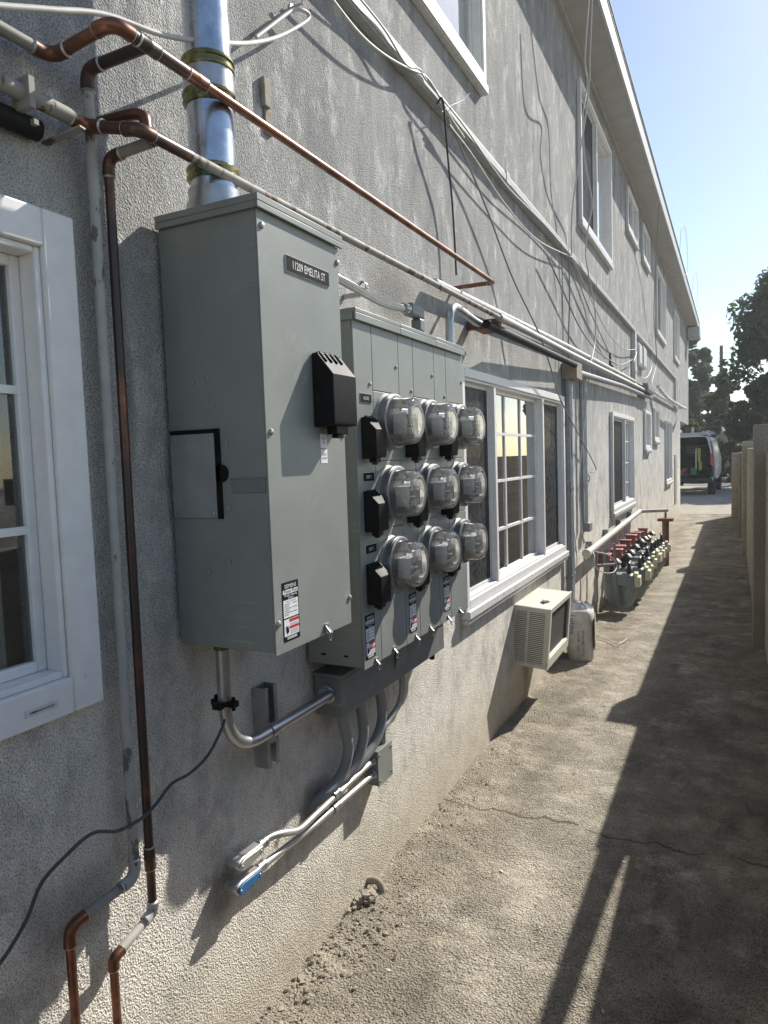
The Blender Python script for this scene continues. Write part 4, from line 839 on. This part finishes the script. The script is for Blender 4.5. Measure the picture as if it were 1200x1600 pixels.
cable('thick dark cable dipping under the wall vent to the upright raceway', [T_(855, 400, .05), T_(880, 455, .05), T_(905, 510, .05), T_(930, 545, .05), T_(952, 562, .04), T_(970, 570, .05), T_(988, 562, .05)], .006, 'cablegrey')
cable('white loop of cable below the two utility boxes', [T_(995, 550, .06), T_(990, 570, .06), T_(998, 588, .08), T_(1010, 590, .08), T_(1018, 575, .06), T_(1020, 548, .05)], .006, 'cable')
cable('plumb grey cable hanging straight from belt raceway to conduit bundle', [T_(889, 405, .05), T_(890, 470, .04), T_(888, 560, .05), T_(893, 700, .04), T_(898, 900, .04)], .0055, 'cablegrey')
cable('thin plumb wire left of the straight grey cable', [T_(877, 380, .05), T_(879, 460, .03), T_(880, 560, .04)], .004, 'cablegrey')
cable('long thin cable from the eave past the far upstairs window', [T_(1030, 320, .28), T_(1024, 420, .15), T_(1022, 500, .08), T_(1026, 560, .05), T_(1018, 600, .05)], .007, 'cablegrey')
cable('wire looping off the roof edge against the sky', [(.29, 14.3, 5.2), (.31, 14.6, 5.75), (.34, 15.4, 5.8), (.34, 15.9, 5.25), (.3, 15.4, 5.0), (.10, 15.2, 4.6)], .0035, 'cable')
cable('wire curling over the farther roof edge', [(.29, 18.4, 5.2), (.33, 18.7, 5.8), (.36, 19.5, 5.8), (.33, 20.2, 5.21)], .0035, 'cable')
cable('dark green ground wire trailing from the conduit clamp to lower left', [T_(352, 1122, .08), T_(345, 1142, .085), T_(325, 1180, .08), T_(297, 1208, .075), T_(268, 1225, .072), T_(245, 1255, .07), T_(222, 1278, .068), T_(185, 1298, .068), T_(145, 1302, .07), T_(105, 1335, .07), T_(65, 1380, .07), T_(40, 1440, .07), T_(0, 1505, .07), T_(-40, 1545, .07)], .0036, 'cablegreen')
cable('pale hose looping around the gas manifold pipe', [T_(907, 805, .04), T_(908, 830, .04), T_(917, 853, .06), T_(928, 866, .14), T_(930, 885, .16), T_(945, 895, .2), T_(960, 893, .2), T_(963, 880, .2), T_(950, 867, .18), T_(930, 862, .14)], .0045, 'cable')
cable('thin cord lying on the dirt beside the stucco sack', [tuple(S(928, 994, z=.02)), tuple(S(945, 998, z=.012)), tuple(S(965, 1006, z=.012)), tuple(S(980, 998, z=.012))], .004, 'cable', name='cord')

# ================================================================== AIR CONDITIONER (local: x out of wall)
AC = thing('air_conditioner', 'cream window air conditioner sticking out of the wall at knee height', 'air conditioner', (0, 4.15, .305), local=True)
L_, H_, D_ = .60, .375, .19
q = MB(); q.box(-.05, D_, 0, .012, 0, H_); q.box(-.05, D_, L_-.012, L_, 0, H_); q.box(-.05, D_, .012, L_-.012, H_-.012, H_); q.box(-.05, D_, .012, L_-.012, 0, .012); q.box(-.05, -.02, .012, L_-.012, .012, H_-.012); obj('case', q, M['acwhite'], AC, bevel=.004)
q = MB(); w_ = .04
q.box(D_-.004, D_+.008, -.003, w_, -.003, H_+.003).box(D_-.004, D_+.008, L_-w_, L_+.003, -.003, H_+.003).box(D_-.004, D_+.008, w_, L_-w_, H_-.03, H_+.003).box(D_-.004, D_+.008, w_, L_-w_, -.003, .06); q.box(D_-.05, D_+.005, w_, L_-w_, .061, .069); obj('front_frame', q, M['acwhite'], AC, bevel=.003)
q = MB(); q.box(D_-.03, D_-.012, w_, L_-w_, .06, H_-.03); obj('coil', q, M['coil'], AC)
q = MB(); 
for x0, x1 in ((-.012, .055), (.07, .165)):
    for k in range(27): z = .028+k*.0118; q.mat(0).box(x0, x1, -.004, -.0012, z, z+.0068)
    q.mat(1).box(x0, x1, -.0011, -.0003, .025, .345)
obj('side_louvres', q, [M['acwhite'], M['vanblack']], AC)
q = MB(); q.bar((.11, .14, H_+.004), (.13, .20, H_+.006), .03, .006); q.bar((.125, .13, H_+.009), (.10, .19, H_+.010), .008, .006); obj('wire_scrap', q, M['cablegreen'], AC)
AC.rotation_euler = (0, R(4.5), 0)

# ---- stucco sack
BG = thing('stucco_sack', 'half used paper stucco sack with torn plastic top beside the air conditioner', 'sack', (.14, 5.50, 0), local=True)
q = MB(); n = 28; rows = [(0, .90), (.03, 1.02), (.12, 1.05), (.22, 1.0), (.31, 1.02), (.37, .96), (.395, .82)]
for zz, s_ in rows:
    for j in range(n):
        t = 2*PI*j/n; c_, s2 = math.cos(t), math.sin(t); e = .55
        x = .10*s_*math.copysign(abs(c_)**e, c_); y = .155*s_*math.copysign(abs(s2)**e, s2); k = 1+.035*noise.noise((c_*2, s2*2, zz*9))
        q.v.append((x*k, y*k, zz+.008*noise.noise((c_*3, s2*3, zz))))
for i in range(len(rows)-1):
    for j in range(n): a = i*n+j; b_ = i*n+(j+1) % n; q.face((a, b_, b_+n, a+n))
q.face(tuple((len(rows)-1)*n+j for j in range(n)))
obj('sack', q, M['bag'], BG, ang=70)
q = MB(); XF = .1075; q.box(XF-.004, XF, -.13, .10, .10, .34)
for k in range(9): q.mat(1).box(XF, XF+.0006, -.12, .08-.02*(k % 3), .32-.022*k, .328-.022*k)
obj('brown_panel', q, [M['bagbrown'], M['bag']], BG)
q = MB(); ux, vz = (0, 0, -1), (1, 0, 0); Y = -.1665
q.mat(0).text('LaHabra', (-.075, Y, .37), .055, u=(0, 0, -1), v=(1, 0, 0), sx=.8); q.mat(1).text('COLOR COAT', (-.02, Y, .25), .026, u=(0, 0, -1), v=(1, 0, 0)); q.mat(1).text('EXTERIOR STUCCO', (.015, Y, .25), .022, u=(0, 0, -1), v=(1, 0, 0)); obj('print', q, [M['bagblue'], M['bagbrown']], BG)
q = MB()
for k in range(14):
    t = 2*PI*k/14; r0 = .6+.4*random.random(); c0 = Vector((.08*math.cos(t)*r0, .125*math.sin(t)*r0, .37)); q.quad(c0, c0+Vector((.04, .03*random.uniform(-1, 1), .03)), c0+Vector((.03*random.uniform(-1, 1), .05, .075*random.random()+.02)), c0+Vector((-.04, .01, .06)))
obj('torn_top', q, M['plastic'], BG)
BG.rotation_euler = (0, 0, R(8))

# ================================================================== GAS METERS
mp = MB(); ga = S(903, 880, x=.09)
GM = thing('gas_manifold', 'thick cream gas manifold pipe along the wall above the gas meters', 'pipe', (.09, 8, .6))
q = MB(); q.tube([(.09, 6.08, .745), (.09, 9.75, .80)], .030, 16); q.lathe((.09, 6.02, .744), (0, 1, 0), [(0, .02), (0, .038), (.07, .038), (.07, .030)], 16, cap0=True); q.tube([(.09, 9.75, .80), (.42, 9.95, .80)], .022, 10); obj('tube', q, M['gaspipe'], GM, ang=60)
for k in range(4):
    y = 6.5+k*.9; q = MB(); q.box(0, .05, y, y+.03, .70+.015*k, .79+.015*k); obj('bracket', q, M['pvcgrey'], GM)
q = MB()
for k, (x, y) in enumerate(((.10, 6.45), (.16, 6.60), (.12, 6.80), (.19, 6.95))): q.tube([(x, y, .25), (x-.01, y, .72)], .013, 8)
q.tube([(.10, 6.45, .58), (.24, 6.55, .58)], .012, 8); obj('drop_pipe', q, M['pvcgrey'], GM)
def make_gas():
    t = thing('gas_meter', 'x', 'gas meter', (0, 0, 0), 'gas meters in a row along the wall', local=True)
    q = MB()                                                        # two lobed die-cast case
    n = 56; rows = [(0.0, .40), (.012, .62), (.035, .80), (.075, .93), (.13, 1.0), (.22, 1.03), (.235, 1.12), (.25, 1.12), (.262, 1.03), (.31, .95), (.335, .78)]
    for zz, s_ in rows:
        for j in range(n):
            a = 2*PI*j/n; cx_, sy_2 = math.cos(a), math.sin(a)
            x = .14*s_*math.copysign(abs(cx_)**.8, cx_); y = .095*s_*math.copysign(abs(sy_2)**.7, sy_2)
            if zz < .23: y *= 1-.45*math.exp(-(x/.026)**2)
            q.v.append((x, y, zz))
    for i in range(len(rows)-1):
        for j in range(n): a = i*n+j; b_ = i*n+(j+1) % n; q.face((a, b_, b_+n, a+n))
    q.face(tuple(range(n))[::-1]); q.face(tuple((len(rows)-1)*n+j for j in range(n)))
    obj('case', q, M['gasgrey'], t, ang=50)
    q = MB(); q.box(.13, .185, -.075, .075, .215, .315); q.box(.12, .16, -.06, .06, .3155, .35); obj('index_box', q, M['cream'], t, bevel=.008)
    q = MB()
    for x in (-.085, .075): q.tube([(x, 0, .325), (x, 0, .40)], .021, 10); q.lathe((x, 0, .345), (0, 0, 1), [(0, .021), (0, .032), (.03, .032), (.03, .021)], 8)
    q.tube(fillet([(-.085, 0, .39), (-.085, 0, .455), (-.24, 0, .46)], .04, 5), .017, 10); q.tube(fillet([(.075, 0, .39), (.075, 0, .43), (.075, .14, .43)], .03, 5), .015, 8)
    q.lathe((-.05, 0, .425), (0, 0, 1), [(0, .02), (.002, .055), (.02, .06), (.03, .05), (.055, .025), (.06, .001)], 16); obj('union', q, M['gasblack'], t, ang=40)
    q = MB(); q.box(-.21, -.10, -.055, .055, .40, .515); q.box(-.22, -.09, -.06, .06, .5155, .53); obj('valve_cover', q, M['gasred'], t, bevel=.006)
    return t
gm = make_gas(); ords = ('nearest the stucco sack', 'second from the stucco sack', 'third from the stucco sack', 'fourth from the stucco sack', 'fifth from the stucco sack', 'third from the rusty post', 'second from the rusty post', 'beside the rusty post')
for k in range(8):
    o = gm if k == 0 else copy_tree(gm); o.location = (.225+.008*k+random.uniform(-.02, .02), 7.2+.39*k+(.12 if k == 1 else 0), .045+random.uniform(-.02, .03)); o.rotation_euler = (R(random.uniform(-2, 2)), 0, R(random.uniform(-12, 12)))
    o['label'] = 'grey gas meter with red valve cover, ' + ords[k]
q = MB(); q.tube([(.36, 10.35, -.02), (.36, 10.35, .62)], .045, 12); q.box(.26, .46, 10.27, 10.43, .62, .66); q.tube([(.36, 10.35, .66), (.36, 10.35, .74)], .015, 8); tag(obj('rusty_post', q, M['rust']), 'rusty capped post at the far end of the gas meters', 'post')

# ================================================================== GROUND LITTER
def pebble(q, c, r, rnd):
    n0 = len(q.v); k = 5
    for i, (zz, s_) in enumerate(((-.5, .6), (.1, 1.0), (.6, .6))):
        for j in range(k):
            a = 2*PI*j/k+i*.5; rr = r*s_*rnd.uniform(.45, 1.4); q.v.append((c[0]+rr*math.cos(a), c[1]+rr*math.sin(a)*1.25, c[2]+zz*r*rnd.uniform(.6, 1.2)))
    for i in range(2):
        for j in range(k): a = n0+i*k+j; b_ = n0+i*k+(j+1) % k; q.face((a, b_, b_+k, a+k))
    q.face(tuple(n0+2*k+j for j in range(k))); q.face(tuple(n0+j for j in range(k))[::-1])
rnd = random.Random(3); q = MB()
for k in range(4200):
    if rnd.random() < .5: x = abs(rnd.gauss(0, .12))+.005; y = rnd.uniform(1.3, 3.2) if rnd.random() < .6 else rnd.uniform(1.3, 7)
    else: x = rnd.uniform(0, 1.35); y = 1.5+5.5*rnd.random()**1.6
    r = .0012+.0026*rnd.random()**3+(.005*rnd.random()**9 if x < .25 else 0); pebble(q, (x, y, hgt(x, y)+r*.2), r, rnd)
for k in range(160):
    x = abs(rnd.gauss(.03, .09)); y = rnd.uniform(1.4, 2.2); r = .004+.008*rnd.random()**2; pebble(q, (x, y, hgt(x, y)+r*.1), r, rnd)
for k in range(46):                                                # scraps of paper, dry leaves and plaster flakes
    x = rnd.uniform(.05, 1.3); y = 1.6+5*rnd.random()**1.3; a = rnd.uniform(0, PI); l = rnd.uniform(.004, .013); z = hgt(x, y)+.004
    u_ = Vector((math.cos(a), math.sin(a), rnd.uniform(-.2, .3)))*l; v_ = Vector((-math.sin(a), math.cos(a), rnd.uniform(-.2, .3)))*l*.5; c1 = Vector((x, y, z))
    q.mat(1 if k % 3 else 2).quad(c1-u_, c1-v_, c1+u_, c1+v_)
o = obj('gravel', q, [M['stone'], M['gaspipe'], M['rust']], smooth=False); o['kind'] = 'stuff'
q = MB(); c0 = S(560, 1410, z=.02)
for k in range(34): a_ = rnd.gauss(.02, .06); pebble(q, (.006+abs(rnd.gauss(0, .022)), c0.y+a_, .012+.06*rnd.random()*max(0, 1-abs(a_)/.1)), .007+.011*rnd.random(), rnd)
tag(obj('rubble_heap', q, M['rubble'], smooth=False), 'little heap of broken stucco at the foot of the wall', 'rubble')
q = MB(); q.tube(spline([(-.01, c0.y+.09, .045), (.03, c0.y+.10, .05), (.05, c0.y+.10, .03), (.055, c0.y+.10, -.02)], 6), .014, 12); tag(obj('pipe_end', q, M['rubble']), 'short bent pipe end poking out beside the rubble heap', 'pipe')

# ================================================================== VAN (local: y forward, rear at y=0)
VN = thing('cargo_van', 'white cargo van with open rear doors parked beyond the alley end', 'van', (-.68, 26.5, 0), local=True)
sec = [(.93, .48), (.985, .62), (1.0, .95), (.985, 1.22), (.93, 1.55), (.855, 1.88), (.78, 2.0), (.5, 2.07)]
ring_ = [(x, z) for x, z in sec] + [(-x, z) for x, z in reversed(sec)]
q = MB(); k = len(ring_)
stn = [(0, 1.0), (.03, 1.012), (3.2, 1.015), (3.9, 1.0), (4.35, .97)]
for y, s_ in stn:
    for x, z in ring_: q.v.append((x*s_, y, z if y < 4 or z < 1.3 else 1.3+(z-1.3)*.3))
for i in range(len(stn)-1):
    for j in range(k-1): a = i*k+j; q.face((a, a+k, a+k+1, a+1))
q.prism([(.93, 4.35, .5), (-.93, 4.35, .5), (-.93, 4.35, 1.2), (.93, 4.35, 1.2)], (0, .75, 0))
n0 = len(q.v)                                                       # rear frame round the doorway
inn = [(x*.945, .60 if z < .62 else (z if z < 1.9 else 2.0)) for x, z in sec]; inn = inn + [(-x, z) for x, z in reversed(inn)]
for (x, z), (u, v) in zip(ring_, inn): q.v.append((x, -.001, z)); q.v.append((u, -.001, v))
for j in range(k-1): q.face((n0+2*j, n0+2*j+1, n0+2*j+3, n0+2*j+2))
obj('body', q, M['vanwhite'], VN, ang=40)
q = MB(); n0 = len(q.v)
for y in (.002, 2.9):
    for u, v in inn: q.v.append((u, y, v))
k2 = len(inn)
for j in range(k2): q.face((n0+j, n0+(j+1) % k2, n0+k2+(j+1) % k2, n0+k2+j))
q.face(tuple(n0+k2+j for j in range(k2))); obj('cargo_bay', q, M['vanblack'], VN, smooth=False)
q = MB(); q.box(-.95, .95, -.14, -.005, .42, .60); q.box(-.45, .45, -.18, -.142, .44, .585); q.box(-.06, .06, -.2, -.1, .34, .419); obj('bumper', q, M['vanblack'], VN, bevel=.02)
for s_ in (-1, 1):
    q = MB(); q.prism([(s_*.90, -.02, 1.02), (s_*.985, -.02, 1.02), (s_*.955, -.02, 1.42), (s_*.88, -.02, 1.42)], (0, .06, 0)); obj('tail_light', q, M['lens'], VN, bevel=.01)
    for y in (.75, 3.75):
        q = MB(); q.lathe((s_*.78, y, .36), (s_, 0, 0), [(0, .2), (0, .35), (.03, .365), (.19, .365), (.22, .34), (.22, .2)], 22); wh = obj('wheel', q, M['tyre'], VN)
        q = MB(); q.lathe((s_*.78, y, .36), (s_, 0, 0), [(.17, .2), (.20, .2), (.18, .12), (.19, .001)], 18); obj('rim', q, M['galv'], wh)
q = MB(); q.prism([(1.06, -.04, .62), (1.075, -.04, .95), (1.05, -.04, 1.25), (.965, -.04, 1.86), (.93, -.04, 1.86), (1.01, -.04, 1.25), (1.03, -.04, .95), (1.02, -.04, .62)], (.03, .72, 0)); obj('rear_door', q, M['vanwhite'], VN, bevel=.01)
q = MB(); q.box(.93, .985, -.03, .0, .62, 1.0); obj('door_seal', q, M['vanblack'], VN)
q = MB()
for y in (.35, 1.7, 3.0): q.box(-.85, .85, y, y+.05, 2.12, 2.16)
for s_ in (-1, 1): q.tube([(s_*.78, .1, 2.2), (s_*.78, 3.2, 2.2)], .022, 8); q.box(s_*.8-.02, s_*.8+.02, .3, .4, 2.02, 2.2)
q.prism([(.62, .2, 2.2), (.78, .2, 2.17), (.9, .2, 2.03), (.86, .2, 2.02), (.74, .2, 2.13), (.62, .2, 2.15)], (0, .25, 0)); q.box(.28, .36, .2, .28, 2.161, 2.34); obj('roof_rack', q, M['vanwhite'], VN)
q = MB(); q.lathe((-.05-.35, .0, 2.25), (0, 1, 0), [(0, .06), (0, .10), (3.0, .10), (3.0, .06)], 18); q.mat(1).lathe((-.4, .02, 2.25), (0, 1, 0), [(0, .0601), (.01, .0601), (.01, .001)], 14); obj('pipe_carrier', q, [M['vanwhite'], M['ink']], VN)
q = MB()
for z in (.95, 1.35, 1.7): q.box(.35, .74, .6, 2.6, z, z+.03); q.box(-.74, -.3, .9, 2.6, z, z+.03)
q.box(-.3, .2, 2.6, 2.63, 1.3, 1.75); obj('shelf', q, plain('van_shelf_grey', (.05, .055, .055), .6), VN)
q = MB(); q.box(-.12, .3, 2.55, 2.58, 1.42, 1.72); obj('bay_window', q, plain('bay_glass', (.16, .20, .20), .2), VN)
for nm, mt_, bx_ in (('vest', 'vest', [(.48, .58, .10, .2, 1.15, 1.62), (.52, .62, .08, .18, .86, 1.16)]), ('tarp', 'green', [(.25, .45, .2, .5, .70, .95)]), ('tool', 'orange', [(-.2, .1, .15, .4, .78, .88), (.0, .16, .2, .35, .86, .95), (-.1, .02, .1, .3, .70, .79)]), ('crate', 'vanblue', [(-.3, .2, .3, .7, .625, .77)]), ('level', 'vanwhite', [(.42, .46, .06, .1, .9, 1.6)])):
    q = MB()
    for b_ in bx_: q.box(*b_)
    obj(nm, q, M[mt_], VN, bevel=.02)
VN.rotation_euler = (0, 0, R(-2.5)); VN.location = (-.42, 26.4, 0)

# ================================================================== BACKGROUND
def foliage(q, c, rad, n, leaf, rnd, clumps=26, hole=.15):
    cs = []
    for _ in range(clumps):
        while True:
            p = Vector((rnd.uniform(-1, 1), rnd.uniform(-1, 1), rnd.uniform(-1, 1)))
            if .25 < p.length < 1: break
        cs.append((Vector((c[0]+p.x*rad[0], c[1]+p.y*rad[1], c[2]+p.z*rad[2])), rnd.uniform(.16, .36)*min(rad)))
    for _ in range(n):
        o_, r = cs[rnd.randrange(len(cs))]
        d_ = Vector((rnd.gauss(0, 1), rnd.gauss(0, 1), rnd.gauss(0, 1))); d_.normalize(); p = o_+d_*r*rnd.random()**.4
        a = Vector((rnd.gauss(0, 1), rnd.gauss(0, 1), rnd.gauss(0, .7))).normalized(); b_ = a.cross(Vector((rnd.gauss(0, 1), rnd.gauss(0, 1), rnd.gauss(0, 1)))).normalized(); l = leaf*rnd.uniform(.6, 1.3)
        q.quad(p-a*l, p-b_*l*.45, p+a*l, p+b_*l*.45)
    return cs
def tree(name, label, cat, base, h, crown, rad, n, leaf, mat, seed, tr=.18, clumps=30, group=None):
    rnd = random.Random(seed); t = thing(name, label, cat, base, group)
    q = MB(); cs = foliage(q, crown, rad, n, leaf, rnd, clumps); obj('crown', q, M[mat], t, smooth=False)
    q = MB(); b = Vector(base); top = Vector((crown[0], crown[1], crown[2]-rad[2]*.2)); mid = b.lerp(top, .5)+Vector((rnd.uniform(-.2, .2), 0, 0))
    q.tube(spline([b, mid, top], 6), [tr*(1-.6*i/12) for i in range(13)], 8)
    for o_, r in cs[:16]: q.tube([mid.lerp(top, rnd.random()), mid.lerp(o_, .7)+Vector((0, 0, .2)), o_], [tr*.35, tr*.22, tr*.1], 5)
    obj('trunk', q, M['bark'], t, ang=60); return t
tree('shade_tree', 'large dark leafy tree rising above the block wall on the right', 'tree', (4.6, 33, 0), 9, (4.5, 33, 5.2), (3.3, 2.6, 3.9), 30000, .15, 'leaf_dark', 11, .25, 90)
tree('tall_tree', 'tall loose grey green tree just beyond the building end', 'tree', (-1.6, 46, 0), 8.5, (-1.5, 46, 5.6), (1.7, 1.6, 3.2), 13000, .16, 'leaf_mid', 12, .2, 46)
tree('slim_tree', 'slimmer grey green tree left of the utility pole', 'tree', (.1, 48, 0), 7, (.05, 48, 4.6), (1.1, 1.0, 2.6), 8000, .16, 'leaf_mid', 13, .14, 24)
tree('bright_tree', 'bright green tree under the utility pole', 'tree', (1.2, 42, 0), 5.3, (1.35, 42, 3.7), (1.6, 1.2, 1.7), 11000, .14, 'leaf_bright', 14, .15, 26)
tree('filler_tree', 'dark bushy tree behind the van left of the bright one', 'tree', (-.7, 44, 0), 4.6, (-.6, 44, 2.6), (1.8, 1.0, 2.0), 11000, .15, 'leaf_mid', 16, .15, 24)
tree('clipped_hedge', 'tall dark clipped hedge right behind the van', 'hedge', (1.15, 33.2, 0), 3.4, (1.15, 33.2, 1.9), (.72, .5, 1.6), 9000, .06, 'leaf_dark', 15, .08, 60)
tree('bushy_tree', 'low dark tree over the wall below the large shade tree', 'tree', (2.9, 30, 0), 3.8, (2.9, 30, 2.4), (1.9, 1.0, 1.9), 16000, .12, 'leaf_dark', 17, .12, 40)
tree('yellowing_shrub', 'small yellow green shrub between van roof and building', 'shrub', (-.9, 38, 0), 3.2, (-.75, 38, 2.4), (.5, .5, .8), 1500, .10, 'leaf_bright', 18, .06, 12)
t = thing('flowering_vine', 'pink flowering vine spilling over the top of the block wall', 'vine', (1.5, 13.4, 1.3)); rnd = random.Random(21)
q = MB(); foliage(q, (1.62, 13.4, 1.75), (.16, .5, .17), 260, .035, rnd, 14); obj('flowers', q, M['petal'], t, smooth=False)
q = MB(); foliage(q, (1.66, 13.2, 1.62), (.2, .6, .22), 700, .04, rnd, 18); obj('foliage', q, M['leaf_dark'], t, smooth=False)
ho = thing('distant_house', 'low house with blue grey roof glimpsed between the far trees', 'house', (-.2, 52, 0))
q = MB(); q.box(-4, 3.5, 52.3, 58, 0, 2.7); obj('wall', q, plain('house_wall', (.28, .26, .23), .9), ho)
q = MB(); q.prism([(-4.3, 51.9, 2.7), (-4.3, 55, 4.0), (-4.3, 58.4, 2.7)], (8.1, 0, 0)); obj('roof', q, M['bluegrey'], ho)
ga_ = thing('iron_gate', 'dark iron bar gate across the street behind the van', 'gate', (1.5, 33.9, 0))
q = MB()
for k in range(44): x = .3+k*.1; q.box(x, x+.018, 33.9, 33.918, .05, 1.72)
obj('bars', q, M['iron'], ga_); q = MB(); q.box(.25, 4.8, 33.888, 33.899, .12, .17); q.box(.25, 4.8, 33.888, 33.899, 1.5, 1.55); obj('rail', q, M['iron'], ga_)
hb = MB(); rnd = random.Random(31); foliage(hb, (1.8, 36.5, .9), (4.5, .6, .9), 9000, .10, rnd, 120); o = obj('street_hedge', hb, M['leaf_dark'], smooth=False); tag(o, 'dark low hedge behind the iron gate', 'hedge')
PB = S(1127, 540, y=58)
UP = thing('utility_pole', 'dark wooden utility pole standing between the far trees', 'utility pole', (PB.x, 58, 0))
q = MB(); q.tube([(PB.x, 58, 0), (PB.x, 58, PB.z)], [.17, .12], 10); obj('pole', q, M['wood'], UP)
for i, py in enumerate((545, 560, 578)):
    a, b_ = S(1040, py+4-i, y=58), S(1215, py-2+i, y=58); pts = [a.lerp(b_, t/10)-Vector((0, 0, .25*math.sin(PI*t/10))) for t in range(11)]
    q = MB(); q.tube(pts, .014, 5); obj('wire', q, M['cableblack'], UP)

# ================================================================== .006 (after the structure it wraps)
hz = MB(); hz.box(-68, 68, -14, 120, -1.0, 12.5)
hm = bpy.data.materials.new('haze_air'); hm.use_nodes = True; ht = hm.node_tree; ht.nodes.remove(ht.nodes['Principled BSDF'])
pv = ht.nodes.new('ShaderNodeVolumePrincipled'); pv.inputs['Color'].default_value = (.86, .90, .95, 1); pv.inputs['Density'].default_value = .0013; pv.inputs['Anisotropy'].default_value = .35
ht.links.new(pv.outputs[0], ht.nodes['Material Output'].inputs['Volume'])
o = obj('haze', hz, hm, smooth=False); o['kind'] = 'stuff'
